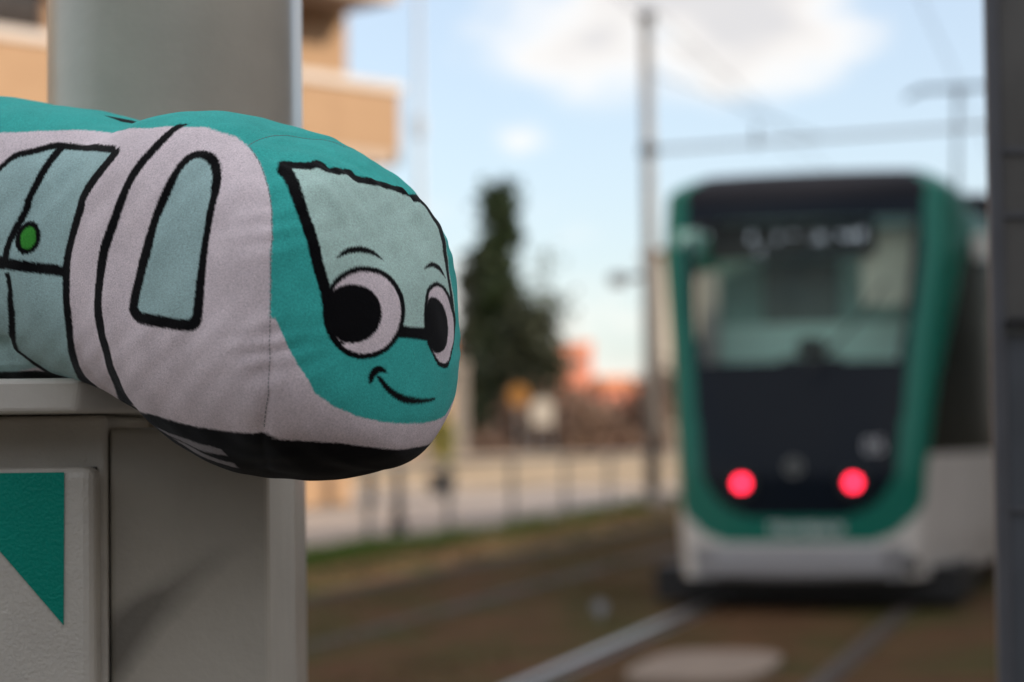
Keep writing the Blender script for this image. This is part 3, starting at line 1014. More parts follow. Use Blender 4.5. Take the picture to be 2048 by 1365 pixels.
# ---------------------------------------------------------------- column, cabinet
def painted(name, color, stain=False, **kw):
    mt = mat(name, color, **kw)
    if stain:
        # greasy smear: a soft diagonal band broken up by noise
        t = mt.node_tree
        p = t.nodes['Principled BSDF']
        src = p.inputs['Base Color'].links[0].from_socket
        tcn = t.nodes.new('ShaderNodeTexCoord')
        sx = t.nodes.new('ShaderNodeSeparateXYZ')
        t.links.new(tcn.outputs['Object'], sx.inputs[0])

        def mn(op, a, b):
            n = t.nodes.new('ShaderNodeMath')
            n.operation = op
            for i, v in enumerate((a, b)):
                if isinstance(v, (int, float)):
                    n.inputs[i].default_value = v
                else:
                    t.links.new(v, n.inputs[i])
            return n.outputs[0]
        nz = t.nodes.new('ShaderNodeTexNoise')
        nz.inputs['Scale'].default_value = 14
        nz.inputs['Detail'].default_value = 5
        t.links.new(tcn.outputs['Object'], nz.inputs['Vector'])
        (ax, az), (bx, bz) = stain
        # distance from the bent line through the two points (x over z, slightly curved)
        k = (bx - ax) / (bz - az)
        u = mn('SUBTRACT', sx.outputs['Z'], az)
        dx = mn('SUBTRACT', sx.outputs['X'], mn('ADD', mn('ADD', mn('MULTIPLY', u, k * 0.55), mn('MULTIPLY', mn('MULTIPLY', u, mn('ABSOLUTE', u, 0)), k * 0.45 / (bz - az))), ax))
        dx = mn('ADD', dx, mn('MULTIPLY', mn('SUBTRACT', nz.outputs['Fac'], 0.5), 0.045))
        band = mn('SUBTRACT', 1.0, mn('DIVIDE', mn('ABSOLUTE', dx, 0), 0.026))
        band = mn('MULTIPLY', mn('MAXIMUM', band, 0.0), mn('MULTIPLY', nz.outputs['Fac'], 1.5))
        lim = mn('MULTIPLY', mn('MINIMUM', mn('MAXIMUM', mn('DIVIDE', mn('SUBTRACT', (bz - az) * 1.25, u), 0.045), 0.0), 1.0), band)
        lim = mn('MINIMUM', mn('MULTIPLY', lim, 1.1), 0.65)
        mxn = t.nodes.new('ShaderNodeMix')
        mxn.data_type = 'RGBA'
        mxn.inputs[7].default_value = (0.07, 0.062, 0.05, 1)
        t.links.new(lim, mxn.inputs[0])
        t.links.new(src, mxn.inputs[6])
        t.links.new(mxn.outputs[2], p.inputs['Base Color'])
    return mt


M_col = painted('column_paint', (0.50, 0.455, 0.385), rough=0.32, coat=0.7, coat_rough=0.3, var=0.1, vscale=9, bump=0.0005, bscale=190)
ca, cb = at(99, 400, 1.80), at(588, 400, 1.79)
cx, chw = (ca[0] + cb[0]) / 2, (cb[0] - ca[0]) / 2
cy = 1.80
colm = thing('shelter_column', 'thick grey metal column with curved front standing behind the plush toy', 'column', (cx, cy, 0.29))
# plan: a curved front between two flat narrow flanks
pts = [(-chw * math.cos(a), -0.10 * math.sin(a) ** 0.9) for a in np.linspace(0, math.pi, 33)]
pts += [(chw, 0.068), (chw - 0.012, 0.082), (-chw + 0.012, 0.082), (-chw, 0.068)]
mb = MB()
mb.prism(pts, 0, 2.9)
o = mb.build('shaft', M_col, colm, smooth=True, bevel=0.004)
es = o.modifiers.new('split', 'EDGE_SPLIT')
es.split_angle = R(32)
MB().box((-chw - 0.05, -0.1, 0.001), (chw + 0.05, 0.13, 0.02)).build('base_plate', M_col, colm, bevel=0.004)

A1 = at(163, 762, 1.46)
ztop, zbot = at(80, 757, 1.46)[2], at(80, 827, 1.46)[2]
xr = at(296, 800, 1.50)[0]
cab = thing('ticket_cabinet', 'grey metal cabinet with green corner graphic under the plush toy', 'cabinet', (-0.35, 1.6, 0.29))
OX, OY, OZ = 0.35, -1.6, -0.29
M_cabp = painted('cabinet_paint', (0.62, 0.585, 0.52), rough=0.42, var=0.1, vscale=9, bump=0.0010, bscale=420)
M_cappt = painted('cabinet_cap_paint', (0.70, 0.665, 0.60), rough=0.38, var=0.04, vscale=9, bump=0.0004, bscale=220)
b0, b1 = at(238, 1225, 1.555), at(380, 1075, 1.555)
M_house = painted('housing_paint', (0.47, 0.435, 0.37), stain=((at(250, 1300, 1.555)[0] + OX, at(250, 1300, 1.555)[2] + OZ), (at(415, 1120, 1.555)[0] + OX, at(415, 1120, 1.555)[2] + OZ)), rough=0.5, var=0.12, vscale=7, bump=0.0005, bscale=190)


def L(x, y, z):
    return (x + OX, y + OY, z + OZ)


def Lp(poly):
    return [(x + OX, y + OY) for x, y in poly]


yf = 1.46 * math.cos(PITCH)
plan = [(-0.78, yf), (A1[0], yf), (xr, yf + 0.04), (xr, 1.72), (-0.78, 1.72)]
mb = MB()
mb.prism(Lp(plan), zbot + OZ, ztop + OZ, 0.022)
mb.build('cap', M_cappt, cab, bevel=0.0035)
xb = at(214, 900, 1.52)[0]
MB().box(L(-0.75, 1.52, 0.30), L(xb, 1.70, zbot - 0.001)).build('body', M_cabp, cab, bevel=0.004)
MB().box(L(at(187, 1100, 1.5)[0] - 0.02, 1.5165, 0.45), L(at(196, 1100, 1.517)[0], 1.5195, at(80, 936, 1.5)[2])).build('door_gap_shade', M_black, cab)  # black strip drawing the shaded gap beside the door panel
xh = at(541, 1100, 1.524)[0]
MB().box(L(xb + 0.001, 1.524, 0.30), L(xh, 1.70, 1.279)).build('rear_housing', M_house, cab, bevel=0.004)
pr, pt = at(188, 1100, 1.485)[0], at(80, 936, 1.485)[2]
MB().box(L(-0.72, 1.489, 0.45), L(pr, 1.5195, pt)).build('door_panel', M_cabp, cab, bevel=0.007)
# green graphic: a flat film on the door, corner cut by a diagonal
M_film = mat('green_film', (0.001, 0.29, 0.215), 0.45, spec=0.2, var=0.06, vscale=12, bump=0.0012, bscale=420)
yp = 1.485
g = [at(-400, 945, yp), at(128, 945, yp), at(129, 1250, yp), at(0, 1102, yp), at(-400, 640 + 3 * 102 + 0, yp)]
d0, d1 = g[2], g[3]
sl_ = (d1[2] - d0[2]) / (d1[0] - d0[0])
zt_ = g[1][2]
xe = d0[0] + (zt_ - d0[2]) / sl_
poly = [(g[1][0], zt_), (xe, zt_), (d0[0], d0[2])]
mb = MB()
mb.add([L(x, 1.4886, z) for x, z in poly] + [L(x, 1.4878, z) for x, z in poly], [(0, 2, 1), (3, 4, 5), (0, 1, 4, 3), (1, 2, 5, 4), (2, 0, 3, 5)])
mb.build('green_graphic', M_film, cab)

# ---------------------------------------------------------------- plush toy
# toy coordinates: l sideways (+ near the camera), t back from the nose, z up
TOY_TH = R(36)
TOY_TIP = np.array([-.0581, 1.3590, 1.3222])
TOY_AX = np.array([math.cos(TOY_TH), -math.sin(TOY_TH), 0])
TOY_NR = np.array([-math.sin(TOY_TH), -math.cos(TOY_TH), 0])
# sections (mm): distance from the nose, half width, top, bottom
SEC = np.array([[0.0,0.0,-2.0,-2.5],[0.3,9.0,10.0,-22.0],[1.0,17.0,19.0,-34.0],[3.0,30.0,32.0,-46.0],[6.0,42.0,45.0,-53.0],[10.0,53.0,57.0,-59.0],[16.0,65.0,73.0,-64.0],[24.0,78.0,91.0,-68.0],[31.0,86.0,101.0,-71.0],[40.0,92.0,108.0,-72.0],[55.0,97.0,119.0,-76.0],[75.0,98.0,130.0,-77.5],[100.0,98.0,142.0,-77.0],[120.0,98.0,149.0,-74.0],[140.0,97.0,153.0,-68.5],[160.0,96.0,154.0,-59.0],[180.0,93.0,152.0,-45.0],[203.0,90.0,148.0,-34.0],[220.0,90.0,152.0,-25.0],[240.0,92.0,159.0,-18.0],[260.0,92.0,165.0,-14.0],[280.0,93.0,170.0,-13.0],[310.0,94.0,176.0,-13.0],[360.0,95.0,185.0,-13.0],[420.0,95.0,191.0,-13.0],[560.0,95.0,192.0,-13.0],[600.0,90.0,185.0,-9.0],[625.0,70.0,160.0,15.0],[635.0,0.0,90.0,88.0]])
# print outlines in 0.1 mm: flank prints as (t, z), face prints as (l, z); seam and colour edge as (l, t, z)
PRINT_SIDE = [
    ["blue",[[2694,1159],[2682,1169],[2663,1183],[2644,1199],[2628,1213],[2616,1223],[2608,1233],[2599,1242],[2587,1252],[2575,1262],[2561,1274],[2546,1284],[2526,1292],[2500,1298],[2471,1302],[2440,1305],[2409,1309],[2381,1315],[2353,1323],[2327,1330],[2305,1335],[2286,1337],[2270,1337],[2253,1336],[2235,1335],[2216,1333],[2196,1331],[2176,1328],[2153,1324],[2126,1319],[2095,1313],[2063,1307],[2031,1302],[2006,1300],[1984,1300],[1961,1300],[1921,1296],[1855,1286],[1784,1274],[1722,1264],[1680,1257],[1662,1251],[1657,1243],[1659,1230],[1671,1208],[1692,1181],[1717,1151],[1740,1124],[1760,1100],[1777,1077],[1794,1055],[1808,1033],[1821,1011],[1833,992],[1844,973],[1851,955],[1854,939],[1855,928],[1856,915],[1861,895],[1870,867],[1885,836],[1901,803],[1917,771],[1932,740],[1947,709],[1962,678],[1974,652],[1982,629],[1990,605],[1996,584],[1999,561],[2002,525],[2002,488],[2002,451],[2004,418],[2006,395],[2007,377],[2009,358],[2009,339],[2010,315],[2012,292],[2014,266],[2017,238],[2022,207],[2030,173],[2040,138],[2051,106],[2063,76],[2077,47],[2092,20],[2109,-6],[2127,-31],[2147,-56],[2169,-78],[2191,-97],[2212,-112],[2224,-124],[2236,-134],[2251,-143],[2272,-154],[2324,-162],[2303,-168],[2277,-174],[2591,-105],[2602,-86],[2606,-37],[2621,11],[2658,49],[2731,69],[2843,72]]],
    ["blue",[[2690,300],[2521,293],[2667,67],[2621,11],[2606,-37],[2677,-45],[2791,-53],[3020,-60],[3084,-60]]],
    ["black",[[2681,1150],[2668,1159],[2650,1173],[2630,1188],[2613,1202],[2601,1213],[2592,1222],[2583,1231],[2572,1241],[2558,1251],[2545,1260],[2529,1269],[2510,1276],[2487,1281],[2458,1284],[2426,1287],[2394,1291],[2365,1297],[2337,1304],[2312,1311],[2291,1316],[2272,1317],[2256,1317],[2239,1315],[2221,1313],[2201,1311],[2181,1309],[2161,1306],[2138,1303],[2112,1298],[2081,1293],[2046,1286],[2011,1281],[1977,1278],[1952,1277],[1927,1276],[1892,1272],[1833,1262],[1767,1251],[1706,1240],[1665,1233],[1698,1282],[1740,1288],[1804,1298],[1882,1310],[1954,1320],[1997,1324],[2019,1323],[2034,1322],[2052,1323],[2080,1328],[2111,1334],[2140,1341],[2168,1346],[2192,1350],[2213,1352],[2232,1354],[2250,1356],[2267,1357],[2284,1357],[2301,1357],[2321,1354],[2343,1349],[2369,1342],[2397,1334],[2426,1329],[2454,1324],[2485,1320],[2515,1316],[2541,1309],[2562,1299],[2578,1286],[2591,1274],[2603,1262],[2615,1253],[2624,1243],[2632,1234],[2643,1223],[2659,1209],[2678,1195],[2696,1180],[2708,1171]]],
    ["black",[[1699,1251],[1691,1245],[1695,1251],[1697,1256],[1697,1245],[1708,1225],[1728,1197],[1752,1167],[1775,1140],[1794,1116],[1812,1092],[1829,1070],[1845,1048],[1858,1026],[1869,1004],[1879,984],[1886,964],[1890,947],[1890,933],[1891,921],[1894,904],[1904,878],[1918,845],[1935,812],[1950,780],[1965,748],[1980,719],[1994,687],[2007,662],[2015,635],[2023,611],[2027,591],[2033,560],[2033,528],[2032,491],[2033,451],[2033,421],[2036,395],[2036,376],[2037,358],[2037,338],[2039,315],[2040,291],[2042,265],[2045,237],[2051,206],[2060,172],[2071,137],[2084,104],[2099,74],[2118,45],[2139,17],[2162,-10],[2185,-37],[2210,-62],[2237,-86],[2271,-106],[2300,-121],[2332,-133],[2376,-141],[2423,-147],[2402,-152],[2345,-160],[2308,-167],[2288,-172],[2152,-173],[2150,-166],[2155,-156],[2158,-145],[2156,-134],[2147,-124],[2138,-114],[2128,-103],[2112,-89],[2098,-71],[2085,-50],[2073,-26],[2061,-1],[2050,23],[2040,50],[2029,78],[2020,107],[2010,139],[2000,174],[1992,208],[1986,239],[1983,267],[1981,293],[1981,316],[1980,339],[1979,358],[1977,375],[1974,393],[1972,418],[1970,449],[1970,482],[1967,527],[1964,556],[1961,580],[1955,600],[1949,619],[1940,643],[1928,670],[1913,700],[1899,731],[1884,761],[1868,795],[1851,827],[1836,858],[1826,886],[1821,907],[1821,921],[1821,932],[1818,945],[1809,962],[1799,980],[1788,1000],[1773,1019],[1759,1040],[1743,1063],[1726,1085],[1707,1108],[1684,1135],[1658,1163],[1637,1191],[1624,1214],[1620,1231],[1630,1250],[1646,1263],[1646,1264]]],
    ["black",[[2252,1336],[2254,1323],[2257,1303],[2264,1281],[2270,1260],[2276,1239],[2282,1218],[2289,1196],[2296,1174],[2303,1152],[2309,1130],[2317,1107],[2323,1086],[2331,1065],[2339,1045],[2348,1024],[2356,1003],[2361,984],[2362,967],[2363,953],[2369,935],[2380,915],[2397,888],[2415,862],[2433,839],[2451,814],[2466,790],[2482,765],[2494,745],[2507,724],[2517,707],[2528,682],[2535,665],[2540,651],[2545,630],[2548,616],[2551,604],[2487,595],[2485,608],[2484,622],[2481,638],[2479,651],[2474,669],[2464,693],[2458,711],[2448,725],[2433,749],[2418,770],[2402,794],[2384,820],[2368,843],[2351,869],[2336,896],[2324,920],[2317,940],[2315,958],[2314,973],[2311,987],[2305,1005],[2296,1024],[2287,1045],[2278,1065],[2270,1086],[2263,1107],[2256,1129],[2249,1150],[2242,1170],[2235,1191],[2227,1211],[2221,1230],[2213,1251],[2206,1271],[2201,1291],[2197,1304]]],
    ["black",[[2527,535],[2523,528],[2520,519],[2515,508],[2513,495],[2512,481],[2512,464],[2515,445],[2516,430],[2522,414],[2528,399],[2535,382],[2542,362],[2549,338],[2555,312],[2564,285],[2573,260],[2586,235],[2602,209],[2618,184],[2635,160],[2648,137],[2660,117],[2671,98],[2680,81],[2683,67],[2683,55],[2680,48],[2677,43],[2638,56],[2634,62],[2631,71],[2626,81],[2619,92],[2611,105],[2600,122],[2587,141],[2574,161],[2561,183],[2546,208],[2532,234],[2521,260],[2512,287],[2505,313],[2500,338],[2495,360],[2492,379],[2487,395],[2483,410],[2479,427],[2477,445],[2475,464],[2475,481],[2476,498],[2477,512],[2481,523],[2484,535],[2485,542]]],
    ["black",[[2675,49],[2667,41],[2657,30],[2646,17],[2637,5],[2632,-7],[2630,-19],[2628,-31],[2626,-43],[2625,-56],[2627,-69],[2629,-81],[2634,-92],[2632,-101],[2631,-109],[2630,-115],[2638,-121],[2668,-127],[2774,-130],[2910,-130],[2971,-128],[2358,-134],[2397,-130],[2435,-124],[2469,-117],[2507,-111],[2522,-104],[2548,-97],[2563,-89],[2573,-80],[2576,-69],[2579,-57],[2582,-44],[2586,-31],[2591,-19],[2595,-7],[2598,5],[2605,17],[2614,30],[2625,43],[2635,55],[2643,64]]],
    ["black",[[2660,585],[2648,584],[2629,582],[2607,576],[2581,573],[2556,570],[2528,565],[2495,564],[2461,557],[2423,552],[2382,547],[2340,539],[2292,533],[2227,523],[2141,512],[2062,500],[2007,489],[1993,551],[2052,556],[2127,575],[2215,583],[2282,591],[2327,601],[2368,608],[2407,614],[2444,623],[2481,627],[2512,634],[2539,638],[2567,641],[2592,643],[2615,647],[2635,650],[2647,652]]],
    ["black",[[2231,728],[2237,714],[2245,699],[2257,683],[2267,673],[2280,662],[2293,658],[2306,654],[2322,649],[2334,654],[2353,648],[2366,653],[2376,668],[2390,672],[2399,685],[2408,696],[2415,707],[2418,724],[2420,739],[2417,758],[2414,770],[2407,785],[2399,799],[2388,812],[2376,822],[2363,832],[2348,841],[2335,846],[2320,848],[2306,849],[2292,846],[2279,842],[2267,834],[2256,826],[2247,813],[2239,802],[2232,787],[2227,774],[2227,759],[2228,743]]],
    ["green",[[2262,735],[2266,725],[2270,714],[2277,704],[2285,696],[2292,689],[2300,685],[2308,680],[2319,676],[2326,679],[2335,679],[2345,680],[2352,688],[2361,691],[2366,700],[2371,710],[2374,718],[2378,726],[2377,739],[2377,748],[2376,758],[2372,770],[2366,781],[2360,791],[2353,800],[2345,806],[2337,809],[2327,815],[2319,817],[2309,818],[2302,816],[2293,813],[2285,809],[2278,803],[2272,795],[2267,788],[2264,778],[2262,767],[2261,756],[2261,746]]],
    ["black",[[1238,1390],[1300,1390],[1326,1323],[1337,1292],[1350,1262],[1368,1231],[1389,1199],[1413,1166],[1434,1132],[1452,1102],[1466,1071],[1481,1039],[1494,1004],[1509,965],[1523,926],[1538,884],[1556,839],[1576,795],[1599,745],[1622,696],[1643,649],[1658,604],[1674,554],[1684,508],[1690,468],[1700,422],[1705,381],[1710,341],[1715,302],[1717,264],[1719,226],[1719,189],[1720,154],[1719,122],[1718,92],[1717,63],[1719,34],[1725,6],[1735,-22],[1747,-50],[1759,-78],[1771,-105],[1780,-130],[1795,-155],[1810,-178],[1836,-201],[1868,-223],[1918,-244],[2033,-262],[2021,-273],[1976,-283],[1958,-292],[1943,-299],[1717,-304],[1693,-294],[1690,-281],[1683,-266],[1678,-249],[1668,-231],[1659,-211],[1650,-189],[1646,-166],[1643,-143],[1643,-118],[1642,-94],[1641,-69],[1637,-44],[1632,-16],[1628,12],[1626,41],[1627,70],[1631,98],[1634,127],[1635,158],[1635,192],[1635,227],[1635,263],[1635,299],[1632,336],[1628,374],[1622,414],[1615,455],[1607,496],[1597,541],[1584,590],[1571,635],[1554,681],[1533,726],[1512,773],[1492,818],[1476,863],[1459,904],[1445,943],[1430,980],[1417,1013],[1404,1043],[1390,1072],[1374,1101],[1353,1133],[1332,1166],[1312,1199],[1296,1230],[1282,1261],[1271,1292],[1265,1319],[1263,1339]]],
    ["black",[[1385,287],[1377,326],[1359,375],[1341,426],[1318,491],[1292,560],[1267,628],[1241,701],[1215,775],[1192,845],[1169,912],[1147,973],[1129,1029],[1114,1075],[1101,1117],[1087,1148],[1072,1172],[1054,1186],[1034,1194],[1010,1198],[983,1195],[955,1187],[926,1176],[897,1162],[869,1143],[842,1120],[817,1092],[794,1062],[778,1031],[764,998],[753,958],[745,909],[743,855],[743,797],[745,741],[750,682],[756,618],[758,542],[761,461],[764,389],[769,322],[775,256],[782,203],[788,177],[795,157],[810,141],[828,127],[852,119],[890,117],[953,122],[1031,133],[1106,143],[1172,154],[1235,165],[1290,176],[1326,189],[1348,205],[1364,222],[1378,240],[1385,259]]],
    ["blue",[[1306,290],[1295,326],[1280,372],[1259,424],[1239,474],[1213,535],[1193,589],[1178,648],[1165,711],[1151,770],[1130,832],[1108,895],[1089,951],[1077,1001],[1066,1045],[1056,1082],[1043,1109],[1029,1127],[1012,1139],[993,1145],[970,1142],[948,1136],[927,1126],[905,1113],[884,1095],[864,1072],[846,1046],[829,1016],[817,983],[807,948],[800,907],[796,858],[796,803],[798,749],[801,699],[805,649],[810,595],[816,529],[822,457],[831,389],[836,334],[843,281],[849,238],[850,220],[857,202],[866,193],[880,186],[896,183],[927,184],[977,190],[1040,199],[1101,210],[1160,221],[1219,230],[1265,237],[1288,244],[1296,250],[1299,258],[1305,264],[1309,272]]],
    ["grey",[[1554,-434],[1415,-477],[1264,-502],[1148,-532],[1034,-556],[979,-574],[982,-613],[1087,-591],[1242,-555],[1443,-488]]],
    ["grey",[[1425,-506],[1293,-549],[1161,-600],[1039,-645],[992,-655],[1012,-685],[1153,-645],[1319,-585]]],
]
PRINT_FACE = [
    ["mint",[[544,1100],[505,1097],[416,1093],[344,1102],[321,1084],[306,1061],[165,1067],[133,1063],[125,1033],[-28,1021],[-204,1004],[-339,968],[-478,965],[-570,953],[-569,957],[-611,900],[-677,808],[-631,686],[-599,554],[-582,424],[-594,297],[-600,221],[-387,122],[-11,109],[84,100],[466,133],[609,249],[609,249],[614,332],[642,486],[657,641],[663,787],[625,952],[566,1089]]],
    ["black",[[610,1070],[621,1047],[634,1013],[646,976],[658,938],[671,899],[682,858],[690,816],[692,776],[693,739],[692,703],[690,667],[687,631],[685,594],[681,555],[677,516],[672,477],[665,436],[657,395],[650,356],[644,324],[641,298],[639,277],[638,259],[638,245],[579,252],[579,266],[580,285],[581,310],[584,339],[590,374],[598,414],[605,455],[611,495],[616,534],[619,573],[622,613],[625,651],[628,688],[631,724],[633,761],[633,797],[629,838],[622,880],[608,924],[589,966],[570,1008],[550,1049],[532,1085],[517,1110]]],
    ["black",[[587,1058],[580,1062],[575,1067],[572,1069],[568,1071],[563,1073],[556,1073],[544,1074],[530,1074],[511,1073],[488,1072],[463,1072],[440,1072],[419,1073],[400,1075],[387,1076],[379,1076],[373,1075],[369,1072],[365,1067],[361,1063],[359,1059],[359,1052],[354,1044],[339,1039],[311,1038],[272,1040],[230,1044],[199,1046],[184,1046],[179,1046],[179,1046],[177,1044],[176,1040],[178,1032],[173,1023],[157,1015],[127,1010],[87,1008],[43,1005],[8,1000],[-46,1000],[-93,997],[-135,992],[-177,987],[-211,978],[-244,968],[-276,958],[-310,950],[-342,945],[-372,942],[-400,941],[-427,940],[-459,940],[-495,941],[-543,944],[-574,945],[-569,961],[-569,965],[-575,973],[-586,983],[-588,992],[-580,1000],[-461,987],[-414,985],[-377,986],[-344,993],[-312,1004],[-278,1014],[-241,1024],[-197,1029],[-151,1034],[-107,1038],[-64,1041],[-16,1042],[24,1046],[62,1049],[85,1053],[93,1059],[92,1066],[86,1075],[87,1083],[94,1086],[101,1089],[111,1089],[130,1089],[163,1087],[207,1084],[246,1083],[272,1083],[279,1086],[280,1090],[278,1097],[279,1105],[283,1112],[287,1117],[292,1124],[306,1128],[327,1126],[349,1122],[370,1118],[390,1115],[412,1115],[437,1117],[460,1119],[479,1120],[490,1123],[497,1126],[505,1129],[517,1129],[533,1126],[549,1120],[559,1116],[564,1114]]],
    ["black",[[545,1069],[553,1061],[561,1053],[570,1046],[578,1039],[587,1033],[595,1027],[603,1023],[611,1020],[617,1018],[623,1017],[627,1017],[631,1019],[633,1022],[635,1026],[635,1031],[633,1036],[631,1043],[627,1050],[622,1058],[616,1066],[608,1074],[600,1082],[591,1089],[582,1096],[573,1103],[564,1108],[555,1113],[546,1116],[538,1118],[532,1120],[527,1119],[523,1118],[521,1115],[520,1110],[521,1106],[523,1099],[527,1092],[532,1085],[538,1077]]],
    ["black",[[-462,937],[-472,928],[-490,916],[-507,901],[-521,884],[-532,863],[-542,838],[-552,813],[-558,786],[-557,759],[-555,730],[-552,700],[-549,670],[-545,638],[-539,606],[-532,573],[-526,541],[-521,508],[-516,476],[-511,444],[-510,412],[-508,378],[-509,345],[-512,313],[-514,285],[-515,261],[-516,240],[-515,222],[-517,210],[-576,214],[-576,227],[-577,244],[-575,266],[-572,290],[-568,318],[-564,351],[-561,384],[-562,417],[-566,450],[-571,482],[-578,515],[-586,547],[-592,580],[-601,615],[-611,649],[-619,680],[-631,713],[-644,744],[-662,776],[-676,806],[-661,832],[-645,858],[-628,881],[-611,901],[-595,920],[-581,937],[-572,951],[-569,961]]],
    ["black",[[145,72],[128,71],[103,71],[72,70],[35,69],[-10,67],[-64,64],[-118,61],[-157,59],[-174,131],[-134,131],[-79,131],[-24,131],[20,131],[55,134],[85,137],[110,140],[127,142]]],
    ["black",[[68,218],[78,175],[96,133],[120,93],[150,56],[185,23],[224,-5],[266,-28],[311,-44],[355,-55],[399,-60],[442,-59],[481,-48],[517,-34],[549,-10],[576,18],[599,50],[617,82],[629,122],[636,162],[638,203],[633,245],[622,285],[606,325],[583,361],[555,393],[521,422],[482,445],[439,463],[393,475],[345,480],[296,479],[250,471],[206,457],[165,436],[131,410],[102,378],[82,342],[68,304],[64,261]]],
    ["white",[[104,217],[114,179],[129,141],[149,106],[176,73],[206,43],[241,18],[278,-2],[318,-17],[357,-27],[396,-31],[434,-29],[469,-20],[502,-6],[531,13],[556,37],[576,65],[592,96],[603,131],[610,167],[611,204],[606,241],[597,277],[581,312],[561,344],[535,374],[505,399],[470,420],[432,435],[392,446],[350,450],[307,449],[267,442],[228,430],[192,411],[161,387],[136,360],[117,327],[106,293],[102,255]]],
    ["black",[[265,207],[270,180],[280,154],[295,128],[313,105],[335,84],[359,67],[386,52],[415,41],[443,35],[471,33],[499,33],[526,39],[550,50],[571,64],[590,79],[606,100],[618,122],[627,146],[632,172],[633,199],[630,225],[622,251],[611,276],[597,298],[578,319],[557,337],[532,352],[505,363],[477,370],[446,373],[417,372],[388,366],[361,357],[335,344],[313,327],[294,307],[280,285],[270,260],[265,234]]],
    ["black",[[611,344],[577,327],[560,250],[589,108],[556,41],[519,25],[556,24],[612,96],[633,213]]],
    ["black",[[-149,304],[-166,336],[-188,362],[-222,385],[-261,404],[-297,415],[-333,419],[-367,415],[-401,404],[-436,386],[-470,364],[-503,341],[-533,315],[-567,281],[-597,243],[-608,205],[-602,167],[-579,128],[-547,88],[-517,44],[-489,1],[-459,-36],[-425,-63],[-404,-88],[-370,-99],[-322,-97],[-277,-86],[-238,-58],[-204,-27],[-172,4],[-146,36],[-128,70],[-117,109],[-113,158],[-117,211],[-131,260]]],
    ["white",[[-186,311],[-197,332],[-209,349],[-233,366],[-262,380],[-294,390],[-329,395],[-362,392],[-392,381],[-421,363],[-449,339],[-474,308],[-498,275],[-527,243],[-552,212],[-561,184],[-556,155],[-543,118],[-522,77],[-492,37],[-460,0],[-438,-31],[-413,-53],[-385,-65],[-357,-73],[-321,-71],[-286,-62],[-253,-43],[-222,-17],[-190,17],[-163,55],[-150,89],[-143,128],[-143,184],[-151,240],[-168,280]]],
    ["black",[[-184,302],[-213,318],[-245,323],[-277,322],[-308,314],[-340,297],[-371,273],[-396,242],[-415,209],[-426,180],[-426,149],[-418,110],[-400,72],[-376,40],[-346,15],[-312,0],[-278,-8],[-250,-13],[-222,-8],[-187,16],[-155,50],[-136,87],[-127,127],[-125,174],[-134,220],[-155,265]]],
    ["black",[[523,523],[511,534],[493,549],[471,565],[448,578],[424,586],[398,593],[370,597],[343,600],[319,600],[294,598],[271,594],[249,587],[226,576],[205,559],[187,543],[174,532],[174,532],[189,538],[211,546],[235,553],[259,560],[282,563],[307,567],[331,567],[354,568],[376,565],[398,562],[419,559],[440,553],[464,546],[487,538],[509,529],[523,523]]],
    ["black",[[-208,496],[-221,503],[-240,513],[-261,524],[-281,531],[-297,536],[-313,539],[-329,540],[-345,539],[-363,538],[-382,534],[-400,529],[-417,521],[-432,507],[-446,488],[-459,469],[-469,457],[-469,457],[-450,466],[-425,478],[-400,492],[-379,502],[-364,508],[-351,511],[-339,513],[-326,515],[-313,515],[-299,515],[-286,514],[-271,512],[-254,508],[-236,504],[-219,499],[-208,496]]],
    ["black",[[305,-165],[302,-164],[296,-162],[289,-161],[280,-165],[268,-174],[254,-188],[238,-203],[220,-216],[200,-228],[179,-240],[156,-251],[131,-261],[106,-268],[78,-274],[50,-278],[21,-283],[-8,-286],[-37,-288],[-67,-290],[-98,-291],[-133,-290],[-172,-289],[-209,-286],[-235,-285],[-235,-293],[-217,-295],[-193,-300],[-164,-305],[-132,-309],[-96,-313],[-56,-317],[-16,-319],[18,-320],[46,-318],[70,-317],[92,-312],[115,-305],[142,-296],[170,-284],[195,-270],[219,-257],[238,-242],[254,-227],[268,-211],[279,-199],[289,-188],[296,-178],[302,-170],[305,-165]]],
    ["black",[[357,-204],[358,-195],[360,-182],[362,-167],[360,-154],[355,-143],[349,-132],[340,-122],[331,-114],[321,-108],[309,-105],[297,-103],[286,-103],[274,-105],[263,-111],[253,-117],[245,-122],[240,-127],[238,-132],[236,-137],[235,-140],[235,-140],[245,-138],[259,-136],[273,-135],[286,-136],[296,-139],[305,-145],[313,-152],[320,-159],[325,-166],[328,-175],[332,-183],[336,-190],[341,-195],[347,-199],[353,-202],[357,-204]]],
]
FOLD = [[2879,128],[2680,122],[2708,68],[2697,27],[2653,-9],[2621,-43],[2617,-90],[2674,-110],[3323,-98]]
SEAM = [[-300,732,1280],[-157,853,1351],[236,834,1338],[287,829,1331],[376,815,1312],[477,806,1283],[572,785,1238],[592,743,1207],[633,653,1140],[671,585,1079],[709,528,1015],[741,477,945],[768,436,876],[794,403,801],[837,362,649],[877,343,389],[886,342,160],[880,353,-66],[840,403,-265],[800,463,-374],[739,528,-474],[516,704,-655],[293,867,-739]]
